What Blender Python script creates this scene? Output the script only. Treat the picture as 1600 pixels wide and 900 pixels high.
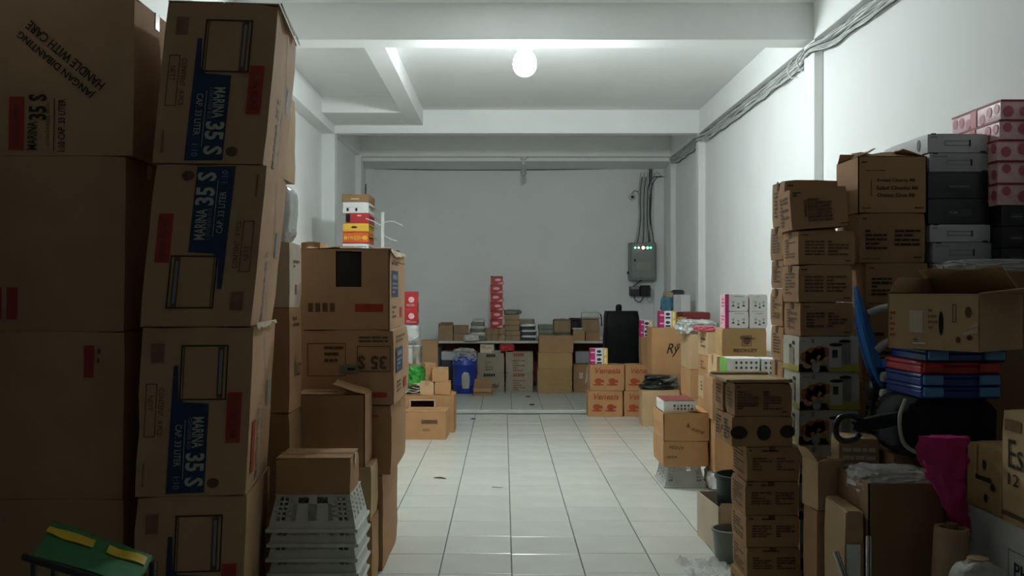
import bpy, bmesh, math, random
from mathutils import Vector, Matrix, noise

for o in list(bpy.data.objects):
    bpy.data.objects.remove(o, do_unlink=True)
SC = bpy.context.scene
COL = SC.collection

# ------------------------------------------------------------------ camera
FPX, VX, VY, EYE = 1483.0, 787.0, 457.0, 1.54     # focal length in px, vanishing point, eye height
cam = bpy.data.cameras.new('camera')
cam.sensor_width = 36.0
cam.lens = 36.0 * FPX / 1600.0
cam.shift_x = (800 - VX) / 1600.0
cam.shift_y = (VY - 450) / 1600.0
cam.clip_start = 0.05
camo = bpy.data.objects.new('camera', cam)
camo.location = (0, 0, EYE)
camo.rotation_euler = (math.radians(90), 0, 0)
COL.objects.link(camo)
SC.camera = camo

# ------------------------------------------------------------------ world, exposure (the only lamp is the bulb built below)
w = bpy.data.worlds.new('night')
SC.world = w
w.use_nodes = True
w.node_tree.nodes['Background'].inputs[0].default_value = (0.75, 0.85, 1.0, 1)
w.node_tree.nodes['Background'].inputs[1].default_value = 0.001
BULB_STRENGTH = 150.0
BULB_COLOUR = (0.87, 0.97, 0.985)
SC.view_settings.view_transform = 'Standard'
SC.view_settings.look = 'None'
SC.view_settings.gamma = 1.0
SC.view_settings.use_curve_mapping = False
SC.view_settings.exposure = 1.3

# ------------------------------------------------------------------ helpers
def X(px, Y): return (px - VX) * Y / FPX
def Z(py, Y): return EYE - (py - VY) * Y / FPX

MATS = {}
def M(name, col, rough=0.75, var=0.10, scale=9.0, metal=0.0, emit=0.0, alpha=1.0, spec=0.3, bump=0.0, rnd=0.0, trans=0.0, bscale=60.0, detail=3.0):
    m = bpy.data.materials.new(name)
    m.use_nodes = True
    nt = m.node_tree; N = nt.nodes; L = nt.links
    b = N['Principled BSDF']
    b.inputs['Roughness'].default_value = rough
    b.inputs['Metallic'].default_value = metal
    b.inputs['Specular IOR Level'].default_value = spec
    b.inputs['Alpha'].default_value = alpha
    b.inputs['Transmission Weight'].default_value = trans
    tc = N.new('ShaderNodeTexCoord')
    ns = N.new('ShaderNodeTexNoise')
    ns.inputs['Scale'].default_value = scale
    ns.inputs['Detail'].default_value = detail
    L.new(tc.outputs['Object'], ns.inputs['Vector'])
    mr = N.new('ShaderNodeMapRange')
    mr.inputs['From Min'].default_value = 0.3; mr.inputs['From Max'].default_value = 0.7
    mr.inputs['To Min'].default_value = 1 - var; mr.inputs['To Max'].default_value = 1 + var
    L.new(ns.outputs['Fac'], mr.inputs['Value'])
    hsv = N.new('ShaderNodeHueSaturation')
    hsv.inputs['Color'].default_value = (*col, 1)
    val = mr.outputs['Result']
    if rnd > 0:
        oi = N.new('ShaderNodeObjectInfo')
        r2 = N.new('ShaderNodeMapRange')
        r2.inputs['To Min'].default_value = 1 - rnd; r2.inputs['To Max'].default_value = 1 + rnd
        L.new(oi.outputs['Random'], r2.inputs['Value'])
        mu = N.new('ShaderNodeMath'); mu.operation = 'MULTIPLY'
        L.new(val, mu.inputs[0]); L.new(r2.outputs['Result'], mu.inputs[1])
        val = mu.outputs['Value']
    L.new(val, hsv.inputs['Value'])
    L.new(hsv.outputs['Color'], b.inputs['Base Color'])
    if emit > 0:
        b.inputs['Emission Color'].default_value = (*col, 1)
        b.inputs['Emission Strength'].default_value = emit
    if bump > 0:
        n2 = N.new('ShaderNodeTexNoise'); n2.inputs['Scale'].default_value = bscale; n2.inputs['Detail'].default_value = 2
        L.new(tc.outputs['Object'], n2.inputs['Vector'])
        bp = N.new('ShaderNodeBump'); bp.inputs['Strength'].default_value = bump; bp.inputs['Distance'].default_value = 0.01
        L.new(n2.outputs['Fac'], bp.inputs['Height'])
        L.new(bp.outputs['Normal'], b.inputs['Normal'])
    MATS[name] = m
    return m

M('wall', (0.885, 0.895, 0.88), 0.85, 0.025, 1.3, bump=0.05, bscale=14)
M('ceil', (0.885, 0.895, 0.88), 0.9, 0.03, 1.1, bump=0.05, bscale=12)
M('beamm', (0.885, 0.895, 0.88), 0.85, 0.03, 1.6, bump=0.04, bscale=12)
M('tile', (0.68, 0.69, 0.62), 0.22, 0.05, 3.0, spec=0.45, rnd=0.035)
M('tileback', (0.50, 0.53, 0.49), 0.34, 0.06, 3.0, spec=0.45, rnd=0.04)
M('grout', (0.10, 0.105, 0.095), 0.9, 0.2, 20)
M('stepedge', (0.72, 0.73, 0.68), 0.5, 0.08, 6)
M('shutter', (0.30, 0.31, 0.31), 0.6, 0.08, 3)
def card(name, col, rnd=0.10): M(name, col, 0.82, 0.07, 5.0, spec=0.18, bump=0.05, bscale=30, rnd=rnd)
card('card', (0.41, 0.235, 0.12))
card('card_marina', (0.48, 0.29, 0.165), 0.05)
card('card_light', (0.53, 0.36, 0.20))
card('card_pale', (0.60, 0.50, 0.38))
card('card_dark', (0.28, 0.165, 0.085))
card('card_orange', (0.50, 0.27, 0.125), 0.05)
card('card_yellow', (0.46, 0.295, 0.135), 0.05)
card('card_grey', (0.36, 0.31, 0.235), 0.05)
M('tape', (0.44, 0.28, 0.15), 0.28, 0.06, 8, spec=0.5)
M('tape_clear', (0.55, 0.45, 0.34), 0.15, 0.05, 8, spec=0.7)
M('ink', (0.035, 0.028, 0.025), 0.8, 0.2, 20)
M('ink_brown', (0.13, 0.075, 0.045), 0.85, 0.2, 20)
M('ink_faint', (0.25, 0.145, 0.08), 0.85, 0.2, 20)
M('ink_red', (0.38, 0.045, 0.03), 0.8, 0.1, 20)
M('ink_venesia', (0.40, 0.075, 0.03), 0.8, 0.15, 20)
M('ink_blue', (0.024, 0.045, 0.10), 0.75, 0.12, 12)
M('ink_white', (0.46, 0.44, 0.40), 0.8, 0.05, 12)
M('ink_grey', (0.25, 0.25, 0.26), 0.8, 0.1, 12)
M('white_card', (0.74, 0.74, 0.72), 0.55, 0.04, 8, spec=0.4)
M('white_paper', (0.78, 0.78, 0.75), 0.7, 0.06, 10)
M('photo_cream', (0.62, 0.58, 0.50), 0.45, 0.08, 6)
M('photo_orange', (0.48, 0.16, 0.05), 0.45, 0.35, 30)
M('photo_peach', (0.62, 0.36, 0.20), 0.45, 0.25, 25)
M('photo_yellow', (0.50, 0.45, 0.06), 0.45, 0.15, 10)
M('photo_jar', (0.30, 0.28, 0.23), 0.4, 0.2, 15)
M('pink', (0.50, 0.03, 0.17), 0.5, 0.15, 15)
M('pink_light', (0.80, 0.48, 0.52), 0.35, 0.12, 25, spec=0.5)
M('rose', (0.50, 0.09, 0.13), 0.4, 0.25, 30, spec=0.5)
M('rim_red', (0.28, 0.02, 0.03), 0.5, 0.1, 10)
M('red', (0.48, 0.025, 0.03), 0.4, 0.12, 10, spec=0.5)
M('maroon', (0.20, 0.035, 0.03), 0.6, 0.1, 10)
M('orange', (0.70, 0.14, 0.03), 0.5, 0.08, 10)
M('yellow', (0.80, 0.48, 0.06), 0.5, 0.06, 10)
M('green', (0.05, 0.33, 0.05), 0.4, 0.2, 12, spec=0.5)
M('green_card', (0.16, 0.42, 0.07), 0.5, 0.1, 12)
M('green_cloth', (0.035, 0.16, 0.05), 0.65, 0.25, 9, bump=0.2, bscale=20)
M('yellow_tape', (0.62, 0.42, 0.03), 0.45, 0.15, 14)
M('blue', (0.02, 0.16, 0.52), 0.28, 0.06, 6, spec=0.5)
M('blue_dark', (0.015, 0.055, 0.27), 0.3, 0.08, 6, spec=0.5)
M('blue_clip', (0.10, 0.30, 0.62), 0.35, 0.06, 6, spec=0.5)
M('blue_drum', (0.02, 0.05, 0.35), 0.35, 0.12, 6, spec=0.5)
M('black_plastic', (0.012, 0.013, 0.014), 0.32, 0.2, 10, spec=0.5)
M('black_bag', (0.005, 0.006, 0.007), 0.5, 0.2, 10, spec=0.12, bump=0.25, bscale=9)
M('black_cloth', (0.016, 0.016, 0.018), 0.9, 0.2, 10, spec=0.15)
M('dark_grey', (0.06, 0.062, 0.065), 0.5, 0.1, 10)
M('grey_case', (0.42, 0.42, 0.43), 0.5, 0.05, 8)
M('grey_case_light', (0.56, 0.56, 0.57), 0.45, 0.05, 8)
M('panel_grey', (0.26, 0.285, 0.275), 0.5, 0.06, 8)
M('panel_door', (0.29, 0.315, 0.30), 0.5, 0.06, 8)
M('plate', (0.36, 0.36, 0.31), 0.5, 0.05, 8)
M('crate_white', (0.64, 0.65, 0.58), 0.45, 0.06, 8, spec=0.4)
M('clear_crate', (0.62, 0.63, 0.60), 0.35, 0.08, 8, alpha=0.62, spec=0.5)
M('film', (0.80, 0.81, 0.80), 0.16, 0.05, 8, alpha=0.38, spec=0.7)
M('film_thick', (0.66, 0.67, 0.65), 0.22, 0.10, 10, alpha=0.85, spec=0.6)
M('white_plastic', (0.72, 0.72, 0.68), 0.4, 0.05, 8, spec=0.5)
M('off_white', (0.60, 0.58, 0.52), 0.5, 0.08, 8)
M('strap', (0.38, 0.38, 0.34), 0.8, 0.08, 20)
M('silver', (0.66, 0.67, 0.66), 0.25, 0.08, 14, metal=0.85, bump=0.25, bscale=14)
M('chrome', (0.55, 0.55, 0.56), 0.18, 0.05, 6, metal=1.0)
M('cable', (0.58, 0.60, 0.58), 0.6, 0.08, 10)
M('cable_dark', (0.08, 0.085, 0.085), 0.6, 0.08, 10)
M('teal_dark', (0.008, 0.022, 0.024), 0.4, 0.1, 6, spec=0.35)
M('pail_grey', (0.16, 0.175, 0.165), 0.35, 0.1, 6, spec=0.5)
M('tan', (0.42, 0.30, 0.18), 0.8, 0.12, 8)
M('wood_white', (0.60, 0.60, 0.55), 0.6, 0.06, 6)
M('dark_void', (0.02, 0.015, 0.012), 0.9, 0.1, 6)
M('book_green', (0.20, 0.22, 0.17), 0.7, 0.1, 8, rnd=0.12)
M('book_brown', (0.32, 0.21, 0.12), 0.75, 0.12, 8, rnd=0.10)
M('fabric_white', (0.55, 0.53, 0.50), 0.9, 0.25, 24, bump=0.4, bscale=30)
M('blue_cloth', (0.10, 0.24, 0.33), 0.85, 0.2, 9)
M('bulb', BULB_COLOUR, 0.5, 0.0, 1, emit=BULB_STRENGTH)
M('bulb_off', (0.55, 0.57, 0.55), 0.25, 0.03, 5, alpha=0.75)
M('led_green', (0.10, 1.0, 0.45), 0.4, 0, 1, emit=2.2)
M('led_red', (1.0, 0.10, 0.08), 0.4, 0, 1, emit=6.0)
M('led_white', (1.0, 0.75, 0.72), 0.4, 0, 1, emit=3.5)

def link(o, parent=None):
    COL.objects.link(o)
    if parent is not None: o.parent = parent
    return o

def mesh_obj(name, verts, faces, mat, parent=None, smooth=None):
    me = bpy.data.meshes.new(name)
    me.from_pydata([tuple(v) for v in verts], [], faces)
    if mat: me.materials.append(MATS[mat])
    if smooth is not None:
        for p in me.polygons: p.use_smooth = True
        me.set_sharp_from_angle(angle=math.radians(smooth))
    me.update()
    return link(bpy.data.objects.new(name, me), parent)

def tag(o, label=None, cat=None, group=None, kind=None):
    if label: o['label'] = label
    if cat: o['category'] = cat
    if group: o['group'] = group
    if kind: o['kind'] = kind
    return o

def empty(name, loc, label, cat, group=None, yaw=0.0):
    o = bpy.data.objects.new(name, None)
    o.empty_display_size = 0.1
    o.location = loc
    o.rotation_euler = (0, 0, math.radians(yaw))
    link(o)
    return tag(o, label, cat, group)

class G:
    """collects simple solids into one mesh"""
    def __init__(s): s.v = []; s.f = []
    def add(s, vs, fs):
        n = len(s.v); s.v += [tuple(v) for v in vs]; s.f += [tuple(i + n for i in f) for f in fs]; return s
    def box(s, x0, x1, y0, y1, z0, z1, mtx=None):
        vs = [Vector((x, y, z)) for z in (z0, z1) for y in (y0, y1) for x in (x0, x1)]
        if mtx is not None: vs = [mtx @ v for v in vs]
        return s.add(vs, [(0, 2, 3, 1), (4, 5, 7, 6), (0, 1, 5, 4), (2, 6, 7, 3), (0, 4, 6, 2), (1, 3, 7, 5)])
    def chbox(s, x0, x1, y0, y1, z0, z1, c=0.005, mtx=None):
        """box with chamfered edges"""
        vs = []; idx = {}
        for sx in (0, 1):
            for sy in (0, 1):
                for sz in (0, 1):
                    p = Vector(((x0, x1)[sx], (y0, y1)[sy], (z0, z1)[sz]))
                    dx, dy, dz = (c, -c)[sx], (c, -c)[sy], (c, -c)[sz]
                    for ax, q in enumerate(((0, dy, dz), (dx, 0, dz), (dx, dy, 0))):
                        idx[(sx, sy, sz, ax)] = len(vs); vs.append(p + Vector(q))
        fs = []
        I = lambda a, b, c_, ax: idx[(a, b, c_, ax)]
        fs.append((I(0,0,0,0), I(0,0,1,0), I(0,1,1,0), I(0,1,0,0))); fs.append((I(1,0,0,0), I(1,1,0,0), I(1,1,1,0), I(1,0,1,0)))
        fs.append((I(0,0,0,1), I(1,0,0,1), I(1,0,1,1), I(0,0,1,1))); fs.append((I(0,1,0,1), I(0,1,1,1), I(1,1,1,1), I(1,1,0,1)))
        fs.append((I(0,0,0,2), I(0,1,0,2), I(1,1,0,2), I(1,0,0,2))); fs.append((I(0,0,1,2), I(1,0,1,2), I(1,1,1,2), I(0,1,1,2)))
        for a in (0, 1):
            for b in (0, 1):
                fs.append((I(a,b,0,0), I(a,b,0,1), I(a,b,1,1), I(a,b,1,0)))
                fs.append((I(a,0,b,0), I(a,0,b,2), I(a,1,b,2), I(a,1,b,0)))
                fs.append((I(0,a,b,1), I(0,a,b,2), I(1,a,b,2), I(1,a,b,1)))
                for d in (0, 1): fs.append((I(a,b,d,0), I(a,b,d,1), I(a,b,d,2)))
        if mtx is not None: vs = [mtx @ v for v in vs]
        return s.add(vs, fs)
    def tube(s, pts, r, n=6, closed=False, cap=True):
        pts = [Vector(p) for p in pts]; k = len(pts); base = len(s.v); up = Vector((0.13, 0.21, 1)).normalized()
        rr = r if isinstance(r, (list, tuple)) else [r] * k
        prev = None
        for i, p in enumerate(pts):
            if closed: t = pts[(i + 1) % k] - pts[i - 1]
            else: t = pts[min(i + 1, k - 1)] - pts[max(i - 1, 0)]
            t.normalize()
            a = (prev - t * prev.dot(t)) if prev is not None else (up - t * up.dot(t) if abs(t.dot(up)) < 0.95 else Vector((1, 0, 0)) - t * t.x)
            a.normalize(); prev = a; b = t.cross(a)
            for j in range(n):
                an = 2 * math.pi * j / n
                s.v.append(tuple(p + (a * math.cos(an) + b * math.sin(an)) * rr[i]))
        for i in range(k if closed else k - 1):
            i2 = (i + 1) % k
            for j in range(n):
                j2 = (j + 1) % n
                s.f.append((base + i * n + j, base + i * n + j2, base + i2 * n + j2, base + i2 * n + j))
        if cap and not closed:
            s.f.append(tuple(base + j for j in reversed(range(n)))); s.f.append(tuple(base + (k - 1) * n + j for j in range(n)))
        return s
    def lathe(s, prof, c=(0, 0, 0), n=20, sx=1.0, sy=1.0):
        base = len(s.v); k = len(prof)
        for (r, z) in prof:
            for j in range(n):
                an = 2 * math.pi * j / n
                s.v.append((c[0] + r * math.cos(an) * sx, c[1] + r * math.sin(an) * sy, c[2] + z))
        for i in range(k - 1):
            for j in range(n):
                j2 = (j + 1) % n
                s.f.append((base + i * n + j, base + i * n + j2, base + (i + 1) * n + j2, base + (i + 1) * n + j))
        s.f.append(tuple(base + j for j in reversed(range(n)))); s.f.append(tuple(base + (k - 1) * n + j for j in range(n)))
        return s
    def build(s, name, mat, parent=None, smooth=None):
        return mesh_obj(name, s.v, s.f, mat, parent, smooth)

def spline(ctrl, per=8):
    P = [Vector(p) for p in ctrl]; out = []
    for i in range(len(P) - 1):
        p0 = P[max(i - 1, 0)]; p1 = P[i]; p2 = P[i + 1]; p3 = P[min(i + 2, len(P) - 1)]
        for k in range(per):
            t = k / per
            out.append(0.5 * ((2 * p1) + (p2 - p0) * t + (2 * p0 - 5 * p1 + 4 * p2 - p3) * t * t + (3 * p1 - p0 - 3 * p2 + p3) * t ** 3))
    out.append(P[-1]); return out

TXT = {}
def text_geo(s, bold=0.0, italic=0.0):
    key = (s, bold, italic)
    if key in TXT: return TXT[key]
    cu = bpy.data.curves.new('lettering', 'FONT')
    cu.body = s; cu.size = 1.0; cu.resolution_u = 2; cu.offset = bold; cu.shear = italic
    ob = bpy.data.objects.new('lettering', cu)
    COL.objects.link(ob)
    bpy.context.view_layer.update()
    me = bpy.data.meshes.new_from_object(ob.evaluated_get(bpy.context.evaluated_depsgraph_get()))
    vs = [(v.co.x, v.co.y) for v in me.vertices]; fs = [tuple(p.vertices) for p in me.polygons]
    bpy.data.objects.remove(ob); bpy.data.curves.remove(cu); bpy.data.meshes.remove(me)
    x0 = min(v[0] for v in vs); x1 = max(v[0] for v in vs); y0 = min(v[1] for v in vs); y1 = max(v[1] for v in vs)
    vs = [((v[0] - (x0 + x1) / 2) / (x1 - x0), (v[1] - (y0 + y1) / 2) / (y1 - y0)) for v in vs]
    TXT[key] = (vs, fs); return TXT[key]

def disc2(u, v, ru, rv=None, n=14):
    rv = rv or ru
    return [(u + ru * math.cos(2 * math.pi * i / n), v + rv * math.sin(2 * math.pi * i / n)) for i in range(n)]

JOINED = {'printed_small_text', 'printed_mug', 'printed_glass', 'printed_emblem_bar', 'printed_food', 'printed_rose_heart', 'printed_bar', 'printed_teacup'}
class Decals:
    """flat print on the faces of a box of size w,d,h (base centre at origin, front = -y)"""
    def __init__(s, w, d, h, shear=(0, 0), seed=0):
        s.w, s.d, s.h, s.sh = w, d, h, shear; s.parts = {}; s.n = 0; s.rng = random.Random(seed); s.lift = 0.0012
    def dims(s, f): return {'F': (s.w, s.h), 'B': (s.w, s.h), 'L': (s.d, s.h), 'R': (s.d, s.h), 'T': (s.w, s.d)}[f]
    def pt(s, f, u, v):
        o = s.lift; w, d, h = s.w, s.d, s.h
        p = {'F': lambda: (u - w / 2, -d / 2 - o, v), 'B': lambda: (w / 2 - u, d / 2 + o, v), 'R': lambda: (w / 2 + o, u - d / 2, v),
             'L': lambda: (-w / 2 - o, d / 2 - u, v), 'T': lambda: (u - w / 2, v - d / 2, h + o)}[f]()
        k = p[2] / h
        return (p[0] + s.sh[0] * k, p[1] + s.sh[1] * k, p[2])
    def put(s, f, pts, faces, name, mat, layer=0):
        s.lift = 0.0014 + 0.0009 * layer
        s.n += 1
        key = (name, mat, 0 if name in JOINED else s.n)
        g = s.parts.setdefault(key, G()); g.add([s.pt(f, a, b) for a, b in pts], faces)
    def rect(s, f, u0, v0, u1, v1, mat, name='printed_label', layer=0):
        W, H = s.dims(f); s.put(f, [(u0 * W, v0 * H), (u1 * W, v0 * H), (u1 * W, v1 * H), (u0 * W, v1 * H)], [(0, 1, 2, 3)], name, mat, layer)
    def poly(s, f, pts, mat, name='printed_label', layer=0):
        W, H = s.dims(f); s.put(f, [(a * W, b * H) for a, b in pts], [tuple(range(len(pts)))], name, mat, layer)
    def ell(s, f, u, v, ru, rv, mat, name='printed_motif', layer=0, n=14):
        W, H = s.dims(f); s.put(f, disc2(u * W, v * H, ru, rv, n), [tuple(range(n))], name, mat, layer)
    def frame(s, f, u0, v0, u1, v1, t, mat, name='printed_outline', layer=0):
        W, H = s.dims(f); a0, b0, a1, b1 = u0 * W, v0 * H, u1 * W, v1 * H
        s.put(f, [(a0, b0), (a1, b0), (a1, b1), (a0, b1), (a0 + t, b0 + t), (a1 - t, b0 + t), (a1 - t, b1 - t), (a0 + t, b1 - t)],
              [(0, 1, 5, 4), (1, 2, 6, 5), (2, 3, 7, 6), (3, 0, 4, 7)], name, mat, layer)
    def text(s, f, st, u, v, ln, ht, rot=0, mat='ink', name='printed_lettering', layer=1, bold=0.015, italic=0.0):
        W, H = s.dims(f); vs, fs = text_geo(st, bold, italic); c, sn = math.cos(math.radians(rot)), math.sin(math.radians(rot))
        s.put(f, [(u * W + a * ln * c - b * ht * sn, v * H + a * ln * sn + b * ht * c) for a, b in vs], fs, name, mat, layer)
    def lines(s, f, u0, v0, u1, v1, n, mat='ink_brown', name='printed_small_text', fill=0.5, vert=False, layer=0):
        """rows of short bars: print too small to read"""
        W, H = s.dims(f)
        for i in range(n):
            a = (i + 0.5) / n
            t = u0
            while t < u1 - 0.01:
                if not vert:
                    ln = (u1 - u0) * s.rng.uniform(0.15, 0.5); e = min(u1, t + ln); vv = v1 - a * (v1 - v0); hh = (v1 - v0) / n * fill / 2
                    s.put(f, [(t * W, (vv - hh) * H), (e * W, (vv - hh) * H), (e * W, (vv + hh) * H), (t * W, (vv + hh) * H)], [(0, 1, 2, 3)], name, mat, layer)
                    t = e + (u1 - u0) * 0.04
                    if s.rng.random() < 0.25: break
                else: break
    def build(s, parent):
        for (name, mat, _), g in s.parts.items():
            o = g.build(name, mat, parent)
            if name in JOINED: o['kind'] = 'stuff'

def carton_body(w, d, h, shear=(0, 0), seed=0, n=5, amp=0.004, dent=0.010):
    """closed carton: slightly sunken panels, soft dented edges"""
    rng = random.Random(seed); off = Vector((rng.uniform(0, 90), rng.uniform(0, 90), rng.uniform(0, 90)))
    idx = {}; vs = []; fs = []
    def vid(i, j, k):
        key = (i, j, k)
        if key not in idx:
            idx[key] = len(vs)
            p = Vector((w * (i / n - .5), d * (j / n - .5), h * k / n))
            ext = [i in (0, n), j in (0, n), k in (0, n)]
            q = noise.noise(p * 3.1 + off)
            a = amp * (0.4 + 0.9 * q)
            e = sum(ext)
            for ax, (c, mx) in enumerate(((i, n), (j, n), (k, n))):
                if ext[ax]:
                    sgn = 1 if c == mx else -1
                    if ax == 2 and sgn < 0: continue
                    amt = max(0, a) if e == 1 else (0.0015 + dent * max(0, noise.noise(p * 6.3 + off * 2)) ** 1.5) if e == 2 else 0.003 + dent * abs(noise.noise(p * 9 + off))
                    p[ax] -= sgn * min(amt, 0.02)
            kk = max(0, p[2]) / h
            p.x += shear[0] * kk; p.y += shear[1] * kk
            vs.append(p)
        return idx[key]
    for a in range(n):
        for b in range(n):
            fs.append((vid(a, b, 0), vid(a, b + 1, 0), vid(a + 1, b + 1, 0), vid(a + 1, b, 0)))
            fs.append((vid(a, b, n), vid(a + 1, b, n), vid(a + 1, b + 1, n), vid(a, b + 1, n)))
            fs.append((vid(a, 0, b), vid(a + 1, 0, b), vid(a + 1, 0, b + 1), vid(a, 0, b + 1)))
            fs.append((vid(a, n, b), vid(a, n, b + 1), vid(a + 1, n, b + 1), vid(a + 1, n, b)))
            fs.append((vid(0, a, b), vid(0, a, b + 1), vid(0, a + 1, b + 1), vid(0, a + 1, b)))
            fs.append((vid(n, a, b), vid(n, a + 1, b), vid(n, a + 1, b + 1), vid(n, a, b + 1)))
    return vs, fs

SEED = [7]
def carton(name, label, cat, xc, y0, z0, w, d, h, mat='card', yaw=0.0, shear=(0, 0), group=None, tape='y', flaps=False, deco=None, tapemat='tape', amp=0.004, dent=0.010):
    """closed box: xc = centre of its front edge, y0 = its front face"""
    SEED[0] += 1
    a = math.radians(yaw)
    cx = xc - math.sin(a) * d / 2; cy = y0 + math.cos(a) * d / 2
    root = empty(name, (cx, cy, z0), label, cat, group, yaw)
    vs, fs = carton_body(w, d, h - (0.004 if flaps else 0), shear, SEED[0], amp=amp, dent=dent)
    mesh_obj('body', vs, fs, mat, root, 35)
    dc = Decals(w, d, h, shear, SEED[0])
    if flaps:                                             # the two closing flaps of the lid
        for sgn in (-1, 1):
            g = G()
            if tape == 'x': g.box(-w/2 + .003 + shear[0], w/2 - .003 + shear[0], *( (-d/2 + .003, -.002) if sgn < 0 else (.002, d/2 - .003)), h - .0045, h)
            else: g.box(*((-w/2 + .003 + shear[0], -.002 + shear[0]) if sgn < 0 else (.002 + shear[0], w/2 - .003 + shear[0])), -d/2 + .003, d/2 - .003, h - .0045, h)
            g.build('lid_flap', mat, root)
    if tape:
        tw = 0.024; dr = min(0.07, h * 0.3)
        g = G(); e = 0.0015; L2 = (d if tape == 'y' else w) / 2 + e
        path = [(-L2, h - dr), (-L2, h + e), (L2, h + e), (L2, h - dr)]
        for a_, z_ in path:
            for s_ in (-tw, tw):
                p = (s_, a_, z_) if tape == 'y' else (a_, s_, z_)
                g.v.append((p[0] + shear[0] * z_ / h, p[1] + shear[1] * z_ / h, z_))
        g.f += [(0, 1, 3, 2), (2, 3, 5, 4), (4, 5, 7, 6)]
        g.build('packing_tape', tapemat, root)
    if deco: deco(dc)
    dc.build(root)
    return root

def open_carton(name, label, cat, xc, y0, z0, w, d, h, mat='card', yaw=0.0, flaps=None, group=None, deco=None, holes=None, fl=None, shear=(0, 0)):
    """open box: four walls, a bottom and flaps; flap angle 0 = upright, 90 = level outward, -90 = folded shut"""
    SEED[0] += 1
    a = math.radians(yaw); t = 0.005
    root = empty(name, (xc - math.sin(a) * d / 2, y0 + math.cos(a) * d / 2, z0), label, cat, group, yaw)
    def sh(g): g.v = [(v[0] + shear[0] * v[2] / h, v[1] + shear[1] * v[2] / h, v[2]) for v in g.v]; return g
    def wall(nm, f):
        g = G(); hole = (holes or {}).get(f); W = w if f in 'FB' else d
        rects = [(0, 0, 1, 1)]
        if hole:
            u0, v0, u1, v1 = hole; rects = [(0, 0, u0, 1), (u1, 0, 1, 1), (u0, 0, u1, v0)] + ([(u0, v1, u1, 1)] if v1 < 0.999 else [])
        for u0, v0, u1, v1 in rects:
            A, B = u0 * W - W / 2, u1 * W - W / 2
            if f == 'F': g.box(A, B, -d/2, -d/2 + t, v0 * h, v1 * h)
            if f == 'B': g.box(A, B, d/2 - t, d/2, v0 * h, v1 * h)
            if f == 'R': g.box(w/2 - t, w/2, A, B, v0 * h, v1 * h)
            if f == 'L': g.box(-w/2, -w/2 + t, -B, -A, v0 * h, v1 * h)
        sh(g).build(nm, mat, root)
    wall('front_panel', 'F'); wall('back_panel', 'B'); wall('side_panel', 'R'); wall('side_panel', 'L')
    G().box(-w/2 + t, w/2 - t, -d/2 + t, d/2 - t, 0, t).build('bottom_panel', mat, root)
    rng = random.Random(SEED[0])
    for f, ang in (flaps or {}).items():
        W = w if f in 'FB' else d
        L_ = (fl or {}).get(f, min(w, d) * 0.48)
        g = G(); n = 6
        pts = []
        for i in range(n + 1):
            for k in range(4):
                an = math.radians(ang + (k / 3.0) * rng.uniform(2, 7)); r = L_ * k / 3
                u = (i / n - .5) * (W - 0.01 - 0.02 * k / 3)
                out, up = math.sin(an) * r, math.cos(an) * r + 0.004 * noise.noise(Vector((i * .7, k * .9, SEED[0])))
                for th in (0, 0.004):
                    if f == 'F': p = (u, -d/2 - out + th * .3, h + up + th)
                    elif f == 'B': p = (u, d/2 + out, h + up + th)
                    elif f == 'R': p = (w/2 + out, u, h + up + th)
                    else: p = (-w/2 - out, u, h + up + th)
                    pts.append((p[0] + shear[0], p[1] + shear[1], p[2]))
        I = lambda i, k, th: (i * 4 + k) * 2 + th
        fs = []
        for i in range(n):
            for k in range(3):
                fs.append((I(i,k,0), I(i+1,k,0), I(i+1,k+1,0), I(i,k+1,0))); fs.append((I(i,k,1), I(i,k+1,1), I(i+1,k+1,1), I(i+1,k,1)))
            fs.append((I(i,3,0), I(i+1,3,0), I(i+1,3,1), I(i,3,1)))
        for k in range(3):
            fs.append((I(0,k,0), I(0,k+1,0), I(0,k+1,1), I(0,k,1))); fs.append((I(n,k,0), I(n,k,1), I(n,k+1,1), I(n,k+1,0)))
        mesh_obj('flap', pts, fs, mat, root, 50)
    if deco:
        dc = Decals(w, d, h, shear, SEED[0]); deco(dc); dc.build(root)
    return root

def crumple(w, d, h, seed, sub=4, amp=0.16, freq=2.6, flat=True, power=0.55):
    """crumpled bag-like solid with its base at z=0"""
    bm = bmesh.new(); bmesh.ops.create_icosphere(bm, subdivisions=sub, radius=1.0)
    off = Vector((seed * 3.7, seed * 1.3, seed * 7.1)); vs = []
    for v in bm.verts:
        p = v.co.copy()
        q = Vector([math.copysign(abs(c) ** power, c) for c in p])
        r = 1 + amp * (1 - 2 * abs(noise.noise(q * freq + off))) + amp * .5 * noise.noise(q * freq * 2.7 + off)
        q = q * r
        vs.append((q.x * w / 2, q.y * d / 2, max(-1, q.z) * h / 2 + h / 2 if flat else q.z * h / 2 + h / 2))
    fs = [tuple(l.vert.index for l in f.loops) for f in bm.faces]
    bm.free(); return vs, fs

def bag(name, label, cat, x, y, z, w, d, h, mat, seed, parent=None, group=None, **kw):
    vs, fs = crumple(w, d, h, seed, **kw)
    zs = min(v[2] for v in vs)
    o = mesh_obj(name, [(a, b, c - zs) for a, b, c in vs], fs, mat, parent, 28)
    o.location = (x, y, z)
    if label: tag(o, label, cat, group)
    return o

# ------------------------------------------------------------------ the room
XL, XL2, XR, YB, YF, ZC, ZBM = -2.355, -2.25, 2.61, 15.5, -0.4, 3.905, 3.604
YA, YB2, YC, YSTEP = 7.75, 12.3, 14.4, 12.1

def struct(name, g, mat, label, cat):
    return tag(g.build(name, mat), label, cat, kind='structure')

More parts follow.
